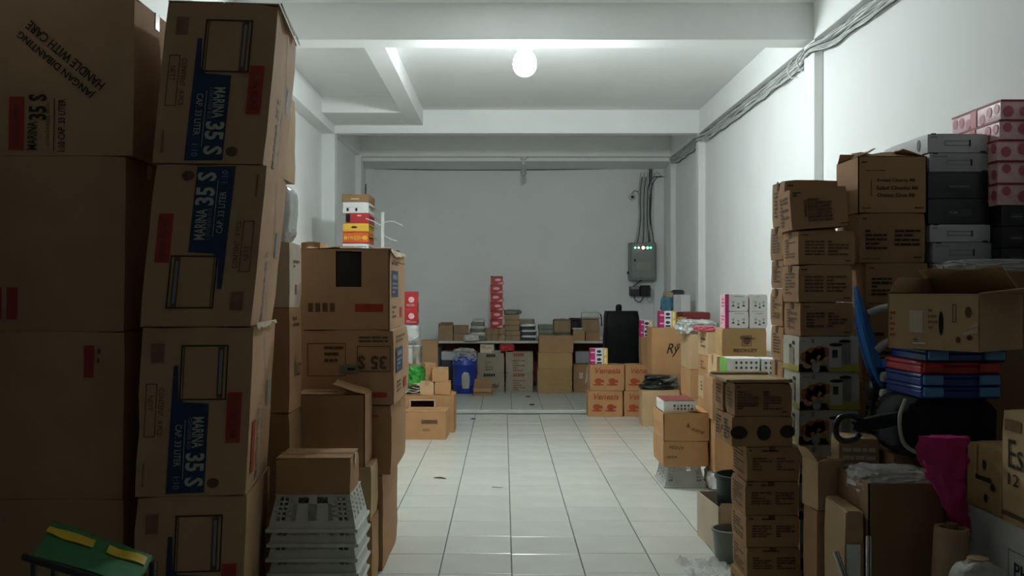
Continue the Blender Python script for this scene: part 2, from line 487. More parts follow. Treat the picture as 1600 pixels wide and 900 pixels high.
floor = struct('floor', G().box(XL - .1, XR + .1, YF, YSTEP, -0.1, -0.004), 'grout', 'glossy off-white ceramic tile floor with dark joints', 'floor')
def tile_mesh(name, mat, sx, sy, dy=0.0):
    g = G(); c = 0.004; z = 0.0
    x, y = sx / 2, sy / 2
    vs = [(-x, -y, -.006), (x, -y, -.006), (x, y, -.006), (-x, y, -.006), (-x, -y, -.0015), (x, -y, -.0015), (x, y, -.0015), (-x, y, -.0015),
          (-x + c, -y + c, z), (x - c, -y + c, z), (x - c, y - c, z), (-x + c, y - c, z)]
    fs = [(0, 1, 5, 4), (1, 2, 6, 5), (2, 3, 7, 6), (3, 0, 4, 7), (4, 5, 9, 8), (5, 6, 10, 9), (6, 7, 11, 10), (7, 4, 8, 11), (8, 9, 10, 11)]
    me = bpy.data.meshes.new(name); me.from_pydata(vs, [], fs); me.materials.append(MATS[mat]); return me
tm = tile_mesh('tile', 'tile', 0.394, 0.3945)
TX0, TY0 = 0.045, 5.194
rt = random.Random(3)
rest = G()
coloff = {}
for k in range(-7, 7):
    coloff[k] = rt.uniform(-0.02, 0.02)
    for j in range(-20, 18):
        cx, cy = TX0 + .4 * (k + .5), TY0 + .4 * (j + .5) + coloff[k]
        if cy + .2 > YSTEP + 0.02 or cx - .2 < XL - .2 or cx + .2 > XR + .25 or cy < YF + .1: continue
        if -1.2 < cx < 2.0 and cy > 4.7:
            o = bpy.data.objects.new('tile', tm); o.location = (cx, cy, rt.uniform(-.0006, .0004)); link(o, floor)
        else:
            rest.box(cx - .197, cx + .197, cy - .198, cy + .198, -.006, 0)
rest.build('tile_field', 'tile', floor)['kind'] = 'stuff'
plat = struct('floor_platform', G().box(XL - .1, XR + .1, YSTEP + .012, YB + .1, -0.1, 0.036), 'grout', 'low tiled platform one step up at the back of the room', 'floor')
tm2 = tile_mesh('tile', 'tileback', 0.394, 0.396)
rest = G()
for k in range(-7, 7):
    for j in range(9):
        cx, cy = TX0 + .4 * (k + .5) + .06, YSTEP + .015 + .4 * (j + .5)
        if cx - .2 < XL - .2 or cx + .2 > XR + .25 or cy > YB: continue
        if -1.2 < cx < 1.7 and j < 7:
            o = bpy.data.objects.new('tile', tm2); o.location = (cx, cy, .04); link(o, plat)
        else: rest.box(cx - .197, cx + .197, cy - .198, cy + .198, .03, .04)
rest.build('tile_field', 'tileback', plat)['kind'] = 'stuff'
G().chbox(XL, XR, YSTEP - .004, YSTEP + .03, -0.004, 0.0405, .004).build('step_edging', 'stepedge', plat)

wl = struct('wall_left', G().box(XL - .12, XL, YF, YB2 + .1, -.1, ZC).box(XL - .12, XL2, YB2 + .1, YB, -.1, ZC), 'wall', 'white painted left wall with shallow pillars', 'wall')
wr = struct('wall_right', G().box(XR, XR + .12, YF, YB, -.1, ZC), 'wall', 'white painted right wall with shallow pillars', 'wall')
wb = struct('wall_back', G().box(XL - .12, XR + .12, YB, YB + .12, -.1, ZC), 'wall', 'plain white back wall', 'wall')
wf = struct('wall_front', G().box(XL - .12, XR + .12, YF - .12, YF, 3.2, ZC).box(XL - .12, XL + .2, YF - .12, YF, -.1, 3.2).box(XR - .2, XR + .12, YF - .12, YF, -.1, 3.2), 'wall', 'unseen front wall around an entrance left open to cut bounced light', 'wall')  # out of view; set close and left open so less light bounces back
ce = struct('ceiling', G().box(XL - .12, XR + .12, YF - .12, YB + .12, ZC, ZC + .12), 'ceil', 'white ceiling crossed by deep beams', 'ceiling')
def beam(x0, x1, y0, y1, z0): G().chbox(x0, x1, y0, y1, z0, ZC + .01, .004).build('beam', 'beamm', ce)
beam(XL, XR, YA, YA + .26, ZBM)
beam(XL, XR, YB2, YB2 + .17, ZBM)
beam(XL, XR, YC, YC + .2, ZBM)
beam(XL, XR, YC + .15, YB, 3.552)
beam(XL, XR, 3.2, 3.46, ZBM)
beam(-1.236, -1.045, YA + .26, YB2, EYE + 2.165)
beam(XL + .165, -1.236, 11.43, YB2, EYE + 2.165)
for (a, b) in ((YA + .26, YB2), (3.46, YA), (YF, 3.2)):
    beam(XL, XL + .165, a, b, ZBM - .01)
for (a, b) in ((YA + .26, YB2), (3.46, YA), (YB2 + .17, YC), (YC + .2, YB - .2), (YF, 3.2)):
    beam(XR - .08, XR, a, b, ZBM)
beam(XL2, XL2 + .07, YB2 + .17, YC, ZBM + .02)
def pillar(par, x0, x1, y0, y1): G().chbox(x0, x1, y0, y1, 0, ZBM + .01, .004).build('pillar', 'wall', par)
for y in (3.2, YA): pillar(wl, XL - .01, XL + .165, y, y + .26); pillar(wr, XR - .076, XR + .01, y, y + .26)
pillar(wl, XL - .01, XL + .165, YB2, YB2 + .17); pillar(wr, XR - .086, XR + .01, YB2, YB2 + .17)
pillar(wl, XL2 - .01, XL2 + .087, YC, YC + .2); pillar(wr, XR - .072, XR + .01, YC, YC + .2)
pillar(wb, XL2, XL2 + .13, YB - .03, YB); pillar(wb, XR - .16, XR, YB - .05, YB)

# ------------------------------------------------------------------ lamp, cables, panel
LX, LY = X(820, 7.97), 7.97
LZ = ZBM
lamp = empty('ceiling_lamp', (LX, LY, LZ), 'glowing white bulb under the nearest ceiling beam', 'lamp')
G().lathe([(.036, 0), (.075, -.002), (.075, -.012), (.066, -.022), (.04, -.03), (.03, -.05)], n=24).build('socket', 'white_plastic', lamp, 40)
G().lathe([(.03, -.03), (.055, -.045), (.082, -.075), (.096, -.115), (.099, -.15), (.092, -.19), (.072, -.222), (.042, -.242), (.014, -.25)], n=28).build('bulb', 'bulb', lamp, 60)
lamp2 = empty('ceiling_lamp', (X(818, 14.5), 14.5, ZBM), 'unlit bare bulb hanging under the far ceiling beam', 'lamp')
G().lathe([(.05, 0), (.05, -.03), (.028, -.045), (.028, -.11)], n=12).build('socket', 'white_plastic', lamp2, 40)
G().lathe([(.02, -.105), (.025, -.14), (.045, -.2), (.05, -.24), (.035, -.28), (.012, -.29)], n=12).build('bulb', 'bulb_off', lamp2, 60)

cb = empty('cable_bundle', (XR - .05, 3.0, ZBM - .05), 'bundle of thin pale electric cables along the top of the right wall', 'cables')
rc = random.Random(11)
def lc(x, y, z): return (x - (XR - .05), y - 3.0, z - (ZBM - .05))
for k in range(9):
    ctl = []
    y = 3.0; sag = rc.uniform(0, 1)
    while y < 14.55:
        near = min(abs(y - (YA + .1)), abs(y - (YB2 + .08)), abs(y - (YC + .1)))
        pin = max(0, 1 - near / .35)
        xw = XR - .018 - .012 * (k % 4)
        xp = XR - .095 - .006 * (k % 4)
        x = xw * (1 - pin) + xp * pin
        z = ZBM - .012 - .0125 * k - .03 * (1 - pin) * (k / 9) * (0.5 + sag) + rc.uniform(-.012, .012) * (1 - pin)
        z = z * (1 - pin) + pin * (ZBM - .02 - .009 * k)
        ctl.append(lc(x, y, z)); y += .2
    G().tube(spline(ctl, 2), rc.uniform(.0045, .0075), 5).build('cable', 'cable' if k % 4 else 'cable_dark', cb, 60)
for y in (8.15, 8.42):
    G().tube(spline([lc(XR - .05, y, ZBM - .005), lc(XR - .075, y + .05, ZBM - .06), lc(XR - .06, y + .02, ZBM - .15), lc(XR - .03, y, ZBM - .16)], 4), .007, 5).build('cable_tie', 'cable', cb, 60)

pn_x0, pn_x1 = X(981, YB), X(1022, YB)
pz0, pz1 = Z(438, YB), Z(380, YB)
pw, ph = pn_x1 - pn_x0, pz1 - pz0
pan = empty('electric_panel', ((pn_x0 + pn_x1) / 2, YB - .1, pz0), 'grey metal electric panel with a row of lit indicator lamps on the back wall', 'electric panel')
G().chbox(-pw/2, pw/2, -.09, .1, 0, ph, .008).build('cabinet', 'panel_grey', pan)
dr = G().chbox(-pw/2 + .035, pw/2 - .015, -.108, -.089, .035, ph - .015, .005).build('door', 'panel_door', pan)
G().chbox(-.10, .13, -.111, -.106, .17, .29, .002).build('name_plate', 'plate', dr)
G().chbox(-pw/2 + .075, -pw/2 + .10, -.118, -.106, .30, .345, .003).build('lock', 'black_plastic', dr)
for i, (dx, m_, r_) in enumerate(((-.125, 'led_green', .017), (-.068, 'led_white', .014), (.005, 'led_red', .028), (.075, 'led_green', .022), (.125, 'led_green', .017))):
    g = G().lathe([(r_ * 1.5, 0), (r_ * 1.5, .008), (r_ * 1.1, .012)], n=12)
    g.v = [(v[0] + dx, -.108 - v[2], v[1] + ph - .085) for v in g.v]; g.build('lamp_bezel', 'dark_grey', dr)
    g = G().lathe([(r_, .008), (r_, .016), (r_ * .5, .022)], n=12)
    g.v = [(v[0] + dx, -.108 - v[2], v[1] + ph - .085) for v in g.v]; g.build('indicator_lamp', m_, dr)
for dx in (-.125, -.068, .005, .075, .125): pass
G().chbox(-pw/2 - .03, -pw/2 + .01, -.06, .0, .10, .14, .004).build('side_switch', 'black_plastic', pan)

fc = empty('feed_cables', (X(1005, YB), YB - .06, pz1), 'vertical run of grey feed cables rising from the electric panel', 'cables')
zt = Z(266, YB) - pz1
for k in range(8):
    xb = (k - 3.5) * .042; xt = (k - 3.5) * .03 + .02
    ctl = [(xb * 1.1, -.02, 0), (xb * .9 + .01, -.02, .12), (xt * .9, .02, zt * .35), (xt, .02, zt * .62), (xt + .01, .0, zt * .78), (xt + .10 if k > 4 else xt + .03, .0, zt * (.90 if k % 2 else .96))]
    if k > 4: ctl.append((xt + .22, .0, zt * .9))
    G().tube(spline(ctl, 4), .008, 5).build('cable', 'cable_dark' if k % 2 else 'cable', fc, 60)
G().tube([(.1, .02, 0.02), (.1, .02, zt + .08)], .012, 6).build('conduit', 'cable_dark', fc, 60)
G().tube([(.1 + .03, .02, zt * .8), (.13, .02, zt + .1)], .009, 6).build('conduit', 'cable_dark', fc, 60)
wc = G().tube(spline([(X(584, YB), YB - .022, Z(264, YB)), (X(700, YB), YB - .022, Z(266, YB)), (X(850, YB), YB - .022, Z(265.5, YB)), (X(1012, YB), YB - .022, Z(263, YB))], 6), .007, 5).build('wall_cable', 'cable_dark', None, 60)
tag(wc, 'thin dark cable running level along the top of the back wall', 'cable')

cm = empty('security_camera', (X(987, YB), YB - .02, Z(308, YB)), 'small white dome camera on the back wall left of the feed cables', 'camera')
g = G().lathe([(.055, 0), (.055, .03), (.045, .06), (.02, .075)], n=14); g.v = [(v[0], .02 - v[2], v[1]) for v in g.v]; g.build('housing', 'white_plastic', cm, 40)
g = G().lathe([(.024, .07), (.024, .085), (.01, .092)], n=10); g.v = [(v[0], .02 - v[2], v[1] - .006) for v in g.v]; g.build('lens', 'black_plastic', cm, 40)
G().tube(spline([(0, .0, .05), (.04, .0, .10), (.09, .0, .09), (.12, .0, .04)], 5), .006, 5).build('lead', 'cable_dark', cm, 60)

tb = empty('junction_box', (X(999, YB), YB - .07, Z(462, YB)), 'pair of dark grey junction boxes with looping wires under the electric panel', 'junction box')
G().chbox(-.17, -.01, -.06, .07, 0, .15, .01).build('box', 'dark_grey', tb)
G().chbox(.0, .16, -.06, .07, -.01, .17, .012).build('box', 'black_plastic', tb)
G().chbox(-.165, -.015, -.065, .05, .1, .155, .01).build('cover', 'panel_grey', tb)
G().tube(spline([(-.1, 0, .02), (-.08, -.02, -.07), (0, -.02, -.10), (.06, 0, -.01)], 5), .009, 5).build('wire', 'cable_dark', tb, 60)
G().tube(spline([(.1, 0, .0), (.13, -.02, -.09), (.19, -.02, -.07), (.2, 0, .08), (.12, 0, .16)], 5), .009, 5).build('wire', 'cable', tb, 60)
G().tube(spline([(-.12, 0, .15), (-.02, -.02, .22), (.03, 0, .25)], 5), .009, 5).build('wire', 'cable_dark', tb, 60)

# ------------------------------------------------------------------ left foreground: tall cartons
def marina_front(dc, flip=False, dim=0):
    def q(u, v): return (1 - u, 1 - v) if flip else (u, v)
    def rect(u0, v0, u1, v1, m, n, l=0):
        a = q(u0, v0); b = q(u1, v1); dc.rect('F', min(a[0], b[0]), min(a[1], b[1]), max(a[0], b[0]), max(a[1], b[1]), m, n, l)
    def frame(u0, v0, u1, v1, t, m, n, l=0):
        a = q(u0, v0); b = q(u1, v1); dc.frame('F', min(a[0], b[0]), min(a[1], b[1]), max(a[0], b[0]), max(a[1], b[1]), t, m, n, l)
    def text(s, u, v, ln, ht, m, bold=.015, rot=-90):
        a = q(u, v); dc.text('F', s, a[0], a[1], ln, ht, rot + (180 if flip else 0), m, 'printed_lettering', 2, bold)
    dc.poly('F', [q(*p) for p in ((.285, .015), (.625, .02), (.63, .545), (.40, .555), (.355, .585), (.34, .77), (.30, .77))], 'ink_blue', 'blue_printed_panel')
    frame(.36, .565, .78, .89, .006, 'ink', 'printed_outline')
    rect(.69, .575, .745, .88, 'ink_brown', 'printed_container_lid'); rect(.705, .60, .73, .86, 'ink_grey', 'printed_container_highlight', 1)
    rect(.385, .575, .392, .88, 'ink', 'printed_outline')
    rect(.79, .31, .92, .61, 'ink_red', 'red_printed_label'); text('LION STAR', .855, .46, .17, .026, 'ink_brown', .0)
    text('MARINA', .545, .375, .125, .045, 'ink_white'); text('35 S', .53, .155, .135, .075, 'ink_white', .03)
    text('CONTAINER BOX', .47, .37, .13, .016, 'ink_grey', 0)
    rect(.425, .10, .43, .45, 'ink_white', 'printed_rule', 1)
    text('CAP. 33 LITER', .372, .30, .17, .026, 'ink_white', .005); text('1:10', .372, .08, .05, .026, 'ink_grey', .005)
    frame(.065, .35, .165, .665, .0035, 'ink_brown', 'printed_outline'); text('CONTENT : 8 PCS', .205, .50, .19, .02, 'ink_brown', .005); text('NETT', .11, .55, .06, .02, 'ink_brown', 0)
    rect(.10, .79, .21, .90, 'ink_faint', 'printed_square')
    c = q(.70, .075); dc.ell('F', c[0], c[1], .024, .020, 'ink_brown', 'printed_emblem')
    rect(.07, .06, .085, .20, 'ink_faint', 'printed_small_text')

def marina_side(dc, kind=0):
    dc.text('R', 'MARINA 35 S', .38, .25, .30, .07, 90, 'ink_grey', 'printed_lettering', 1, .01)
    dc.text('R', 'CAP. 33 LITER', .56, .25, .24, .03, 90, 'ink_grey', 'printed_lettering', 1, .0)
    if kind == 1:
        dc.rect('R', .12, .10, .24, .42, 'ink_red', 'red_printed_label')
    dc.text('R', 'HANDLE WITH CARE', .58, .70, .34, .035, 115, 'ink_grey', 'printed_lettering', 1, .0)
    dc.rect('R', .70, .45, .82, .62, 'ink_grey', 'printed_square')

def torn(parent, pts, mat='card_pale', seed=1):
    """small torn crumpled strip of cardboard lining: pts = spine with widths"""
    g = G(); rng = random.Random(seed); n = 10; P = spline([p[0] for p in pts], n); Wd = []
    for i in range(len(P)):
        Wd.append(pts[0][1] * (0.45 + .5 * noise.noise(Vector((i * .23, seed * 1.7, 0))) + .12 * rng.random()))
    for i, p in enumerate(P):
        a = .8 * noise.noise(Vector((i * .3, seed, 3)))
        dx = Vector((.35 + .4 * a, .1 * a, -1)).normalized() * Wd[i]
        g.v += [tuple(p + Vector((rng.uniform(-.004, .004), 0, 0))), tuple(p + dx), tuple(p + dx + Vector((.003, 0, .0))), tuple(p + Vector((.004, 0, .002)))]
    for i in range(len(P) - 1):
        a = i * 4; b = a + 4
        g.f += [(a, b, b + 1, a + 1), (a + 2, b + 2, b + 3, a + 3), (a + 1, b + 1, b + 2, a + 2), (a + 3, b + 3, b, a)]
    return g.build('torn_edge', mat, parent)

MAR = 'tall brown container cartons at the left'
# column nearest the left wall
Y1 = 3.95
zb = [0, .68, 1.378, 2.11, 2.77]
pr = [190, 192, 194, 208]
def s1top(dc):
    dc.rect('F', .28, .035, .367, .37, 'ink_red', 'red_printed_label')
    dc.text('F', 'LION STAR', .323, .20, .17, .022, 90, 'ink_brown', 'printed_lettering', 2, 0)
    dc.text('F', 'MARINA', .415, .125, .118, .04, 90); dc.text('F', '35 S', .445, .305, .108, .075, 90, bold=.03)
    dc.text('F', 'CONTAINER BOX', .505, .20, .18, .014, 90, 'ink_brown', bold=0)
    dc.rect('F', .538, .03, .543, .36, 'ink', 'printed_rule')
    dc.text('F', '1:10 CAP. 33 LITER', .585, .19, .22, .03, 90)
    dc.text('F', 'JANGAN DIBANTING', .55, .575, .41, .04, 140); dc.text('F', 'HANDLE WITH CARE', .60, .63, .41, .04, 140)
def s1b(dc): dc.rect('F', .318, .07, .381, .25, 'ink_red', 'red_printed_label'); dc.rect('F', .27, .07, .29, .25, 'ink_red', 'red_printed_label')
def s1c(dc):
    dc.rect('F', .763, .725, .822, .916, 'ink_red', 'red_printed_label'); dc.lines('F', .84, .80, .865, .91, 2, 'ink_brown')
lb = ['largest brown container carton standing on the floor in the corner at far left', 'brown container carton second from floor at far left, small red label near its right edge',
      'plain brown container carton third from floor at far left, red marks at lower left', 'topmost brown container carton at far left printed with a slanted handle with care warning']
for i in range(4):
    xr = X(pr[i], Y1); wd = .72
    carton('container_carton', lb[i], 'carton', xr - wd / 2, Y1, zb[i], wd, .50, zb[i + 1] - zb[i], 'card_marina', shear=(.01, 0), group=MAR, tape='x', flaps=(i == 3), deco=(None, s1c, s1b, s1top)[i])

# leaning column of four
Y2 = 3.85
zb2 = [0, .714, 1.402, 2.064, 2.721]
bl = [(205, 372), (213, 380), (222, 388), (240, 410)]
shx = [.03, .034, .066, .063]
lb = ['brown container carton on the floor under the leaning column, mostly below the frame', 'brown container carton second from the floor in the leaning column, blue printed panel',
      'brown container carton third from floor in the leaning column, blue print upside down', 'topmost brown container carton of the leaning column, torn pale upper corner and blue print']
for i in range(4):
    x0, x1 = X(bl[i][0], Y2), X(bl[i][1], Y2)
    r = carton('container_carton', lb[i], 'carton', (x0 + x1) / 2, Y2, zb2[i], .445, .66, zb2[i + 1] - zb2[i], 'card_marina', yaw=6, shear=(shx[i], 0), group=MAR, tape=None, flaps=(i == 3), dent=.016,
               deco=lambda dc, i=i: (marina_front(dc, flip=(i == 2)), marina_side(dc, i == 1)))
    if i == 3: torn(r, [((.226 + shx[i], -.32, .66), .07), ((.23 + shx[i], -.1, .655), .05), ((.232 + shx[i], .2, .66), .04)], seed=5)
    if i == 1: torn(r, [((.226 + shx[i], -.33, .70), .04), ((.235 + shx[i], -.1, .70), .04), ((.236 + shx[i], .2, .70), .03)], seed=9)

# slim column squeezed behind it
Y3 = 4.66
z3 = [0, .624, .948, 1.466, 1.789]
lb = ['slim carton on the floor squeezed behind the leaning column', 'slim brown carton second from the floor behind the leaning column',
      'slim brown carton with a black handwritten scrawl behind the leaning column', 'slim carton with stained printed side just behind the leaning column']
def scrawl(dc, f='R', u=.5, v=.45, s=.1, mat='ink', seed=1):
    rng = random.Random(seed); W, H = dc.dims(f); g = dc.parts.setdefault(('handwritten_mark', mat, seed + 1000), G())
    P = spline([(u * W + s * (i / 7 - .5) * 1.2, v * H + s * (.6 if i % 2 else -.5) * rng.uniform(.4, 1.1), 0) for i in range(8)], 5)
    t = .004
    for a, b in zip(P[:-1], P[1:]):
        dv = (b - a); nrm = Vector((-dv.y, dv.x, 0)).normalized() * t if dv.length > 1e-6 else Vector((0, t, 0))
        dc.lift = .002
        g.add([dc.pt(f, (a + nrm).x, (a + nrm).y), dc.pt(f, (a - nrm).x, (a - nrm).y), dc.pt(f, (b - nrm).x, (b - nrm).y), dc.pt(f, (b + nrm).x, (b + nrm).y)], [(0, 1, 2, 3)])
for i in range(4):
    carton('slim_carton', lb[i], 'carton', -1.05 - .27, Y3, z3[i], .54, .27, z3[i + 1] - z3[i], ('card', 'card', 'card', 'card_pale')[i], group='slim cartons behind the leaning column', tape=None,
           deco=(None, None, lambda dc: (dc.text('R', 'Nurs', .62, .42, .14, .10, 0, 'ink', 'handwritten_mark', 1, 0, .4), dc.lines('R', .3, .8, .8, .92, 2, 'ink_brown')), lambda dc: (dc.lines('R', .3, .6, .8, .75, 2, 'ink_brown'), dc.rect('R', .45, .2, .6, .35, 'ink_faint', 'stain')))[i])
b = bag('wrapped_parcel', 'white plastic wrapped parcel wedged behind the leaning column', 'parcel', -1.30, 4.80, 1.789, .47, .25, .30, 'film_thick', 3, amp=.05, power=.35)
carton('slim_carton', 'topmost slim carton of pale yellow board behind the leaning column', 'carton', -1.08 - .25, Y3 + .01, 2.10, .50, .26, .43, 'card_light', group='slim cartons behind the leaning column', tape='x')

# ------------------------------------------------------------------ second left stack
Y4 = 5.24
def s4deco(dc, top=True):
    dc.rect('R', .10, .40, .52, .74, 'ink_blue', 'blue_printed_panel'); dc.text('R', 'MARINA', .32, .66, .2, .03, 0, 'ink_white'); dc.lines('R', .15, .44, .47, .60, 3, 'ink_grey', layer=1)
    dc.rect('R', .60, .12, .80, .26, 'ink_red', 'red_printed_label'); dc.lines('R', .12, .80, .7, .92, 2, 'ink_brown'); dc.lines('R', .15, .12, .4, .3, 3, 'ink_brown')
def d41(dc):
    for k in range(4): dc.rect('F', .10 + .08 * k, .22, .155 + .08 * k, .33, 'ink_brown', 'printed_icon')
    dc.rect('F', .62, .22, .93, .32, 'ink_red', 'red_printed_label'); s4deco(dc)
def d42(dc):
    dc.frame('F', .07, .38, .48, .82, .004, 'ink_brown'); dc.lines('F', .25, .55, .46, .8, 3, 'ink_brown')
    dc.text('F', '35 S', .76, .56, .16, .075, 180, 'ink_brown', bold=.03); dc.lines('F', .62, .82, .93, .92, 2, 'ink_brown'); dc.frame('F', .60, .44, .96, .78, .004, 'ink_brown')
    dc.rect('F', .42, .42, .62, .53, 'book_green', 'paper_sticker', 1); dc.lines('F', .5, .44, .58, .51, 1, 'ink', layer=2)
    dc.rect('F', .66, .10, .92, .16, 'ink_red', 'red_printed_label'); s4deco(dc)
GR4 = 'cartons of the second left stack'
def c4(label, x0, x1, za, zb_, deco=None, d=.78, mat='card_marina', yaw=0): return carton('stacked_carton', label, 'carton', (x0 + x1) / 2, Y4, za, x1 - x0, d, zb_ - za, mat, group=GR4, tape=None, deco=deco, yaw=yaw, dent=.014)
c4('big carton on the floor at the bottom of the second left stack beside the aisle', -1.10, -.665, 0, .533, None, .72, 'card')
c4('brown carton second from the floor in the second left stack beside the aisle', -1.11, -.618, .533, .92, lambda dc: (dc.lines('F', .72, .80, .98, .88, 1, 'ink_red'),), .76, 'card')
c4('container carton with a pale front sticker, second from top of the second left stack', -1.12, -.603, .92, 1.335, d42)
bx = open_carton('stacked_carton', 'open container carton with a black window on top of the second left stack', 'carton', (-1.13 - .63) / 2, Y4, 1.335, .50, .80, .445, 'card_marina', group=GR4,
                 holes={'F': (.405, .53, .69, .975)}, flaps={'R': 172, 'F': -90.5, 'B': -90.5, 'L': -91}, fl={'R': .06, 'F': .2, 'B': .2, 'L': .2}, deco=d41)
torn(bx, [((.252, -.39, .448), .05), ((.256, -.1, .44), .05), ((.254, .35, .446), .04)], seed=12)
g = G().chbox(-.23, .23, -.385, .36, .0, .426, .008); o = g.build('dark_interior_block', 'black_plastic'); o.location = (-.88, Y4 + .40, 1.343); tag(o, 'black block added behind the window of the open container carton as its dark interior', 'bin')  # added solid black block, stands in for the dark inside of the carton
carton('tall_carton', 'tall narrow carton standing behind the second left stack, only its top corner showing', 'carton', X(485, 6.15), 6.15, 0, .13, .3, Z(378, 6.15), 'card')

# box with a raised flap and its two supports
GR5 = 'plain cartons in front of the second left stack'
carton('plain_carton', 'lower plain carton on the floor beside the white basket stack', 'carton', -.90, 4.95, 0, .43, .275, .35, 'card', group=GR5, tape=None)
carton('plain_carton', 'upper plain carton beside the white basket stack, under the flapped carton', 'carton', -.905, 4.95, .35, .43, .275, .283, 'card_light', group=GR5, tape=None)
x0, x1 = X(460, 4.95), X(570, 4.95)
open_carton('flapped_carton', 'brown carton with one lid flap lifting, above the white basket stack', 'carton', (x0 + x1) / 2, 4.95, .633, x1 - x0, .275, .372, 'card', flaps={'R': -76, 'L': -97, 'F': -95, 'B': -95}, fl={'R': .18, 'L': .18, 'F': .13, 'B': .13})

# ------------------------------------------------------------------ upside-down nested baskets
def basket(parent, mats, w=.40, d=.37, h=.165, full=True):
    tp = .035                                               # taper: narrow base on top
    def P(side, a, z):                                     # a in 0..1 along the side
        k = z / h; ww, dd = w / 2 - tp * k, d / 2 - tp * k
        return {'F': Vector((-ww + 2 * ww * a, -dd, z)), 'R': Vector((ww, -dd + 2 * dd * a, z)), 'B': Vector((ww - 2 * ww * a, dd, z)), 'L': Vector((-ww, dd - 2 * dd * a, z))}[side]
    nrm = {'F': Vector((0, 1, .15)), 'R': Vector((-1, 0, .15)), 'B': Vector((0, -1, .15)), 'L': Vector((1, 0, .15))}
    def slab(g, side, a0, a1, z0, z1, t=.004):
        o = [P(side, a0, z0), P(side, a1, z0), P(side, a1, z1), P(side, a0, z1)]; i = [p + nrm[side] * t for p in o]
        g.add(o + i, [(0, 1, 2, 3), (7, 6, 5, 4), (0, 4, 5, 1), (1, 5, 6, 2), (2, 6, 7, 3), (3, 7, 4, 0)])
    g = G()
    for s, (a, b) in {'F': ((-w/2 - .008, w/2 + .008), (-d/2 - .008, -d/2 + .008)), 'B': ((-w/2 - .008, w/2 + .008), (d/2 - .008, d/2 + .008)), 'L': ((-w/2 - .008, -w/2 + .008), (-d/2, d/2)), 'R': ((w/2 - .008, w/2 + .008), (-d/2, d/2))}.items():
        g.chbox(a[0], a[1], b[0], b[1], 0, .016, .003)
    g.build('rim', mats, parent)
    for s in 'FRBL':
        g = G()
        for za, zb_ in ((.014, .05), (h - .012, h)): slab(g, s, 0, 1, za, zb_)
        n = 4
        for k in range(n + 1):
            a = k / n; slab(g, s, max(0, a - .055), min(1, a + .055), .05, h - .012)
        for k in range(n):
            if k in (1, 2) and s in 'FB': slab(g, s, (k + .0) / n, (k + 1.) / n, .05, h - .04); continue
            for j in range(1, 4): slab(g, s, (k + j / 4) / n - .008, (k + j / 4) / n + .008, .05, h - .012, .003)
            for j in range(1, 5): z = .05 + (h - .062) * j / 5; slab(g, s, k / n, (k + 1) / n, z - .004, z + .004, .003)
        g.build('side_lattice', mats, parent)
    g = G(); ww, dd = w / 2 - tp, d / 2 - tp
    for k in range(9): g.box(-ww + 2 * ww * k / 8 - .006, -ww + 2 * ww * k / 8 + .006, -dd, dd, h - .005, h)
    for k in range(9): g.box(-ww, ww, -dd + 2 * dd * k / 8 - .006, -dd + 2 * dd * k / 8 + .006, h - .0045, h - .0005)
    g.build('base_lattice', mats, parent)
def copy_tree(o, loc, label, group=None):
    c = o.copy(); COL.objects.link(c); c.location = loc; c['label'] = label
    if group: c['group'] = group
    for ch in o.children:
        k = ch.copy(); COL.objects.link(k); k.parent = c
        for g2 in ch.children:
            e = g2.copy(); COL.objects.link(e); e.parent = k
    return c
ORD = ['topmost', 'second from the top', 'third from the top', 'fourth from the top', 'fifth from the top', 'sixth from the top', 'seventh from the top', 'eighth from the top']
YBK = 4.445
bxc = (X(418, 4.26) + X(556, 4.26)) / 2
b0 = None
for k in range(8):
    z = .462 - .066 * k; lab = 'white plastic basket turned upside down, %s in its nested stack' % ORD[k]
    loc = (bxc + (.004 if k % 2 else 0), YBK + (.003 if k % 2 else 0), z)
    if b0 is None:
        b0 = empty('plastic_basket', loc, lab, 'basket', 'nested white baskets'); basket(b0, 'crate_white')
    else: copy_tree(b0, loc, lab)
x0, x1 = X(430, 4.28), X(548, 4.28)
carton('small_carton', 'small plain carton lying on top of the white basket stack', 'carton', (x0 + x1) / 2, 4.285, .6275, x1 - x0, .27, .165, 'card', yaw=1, tape='x', flaps=True)

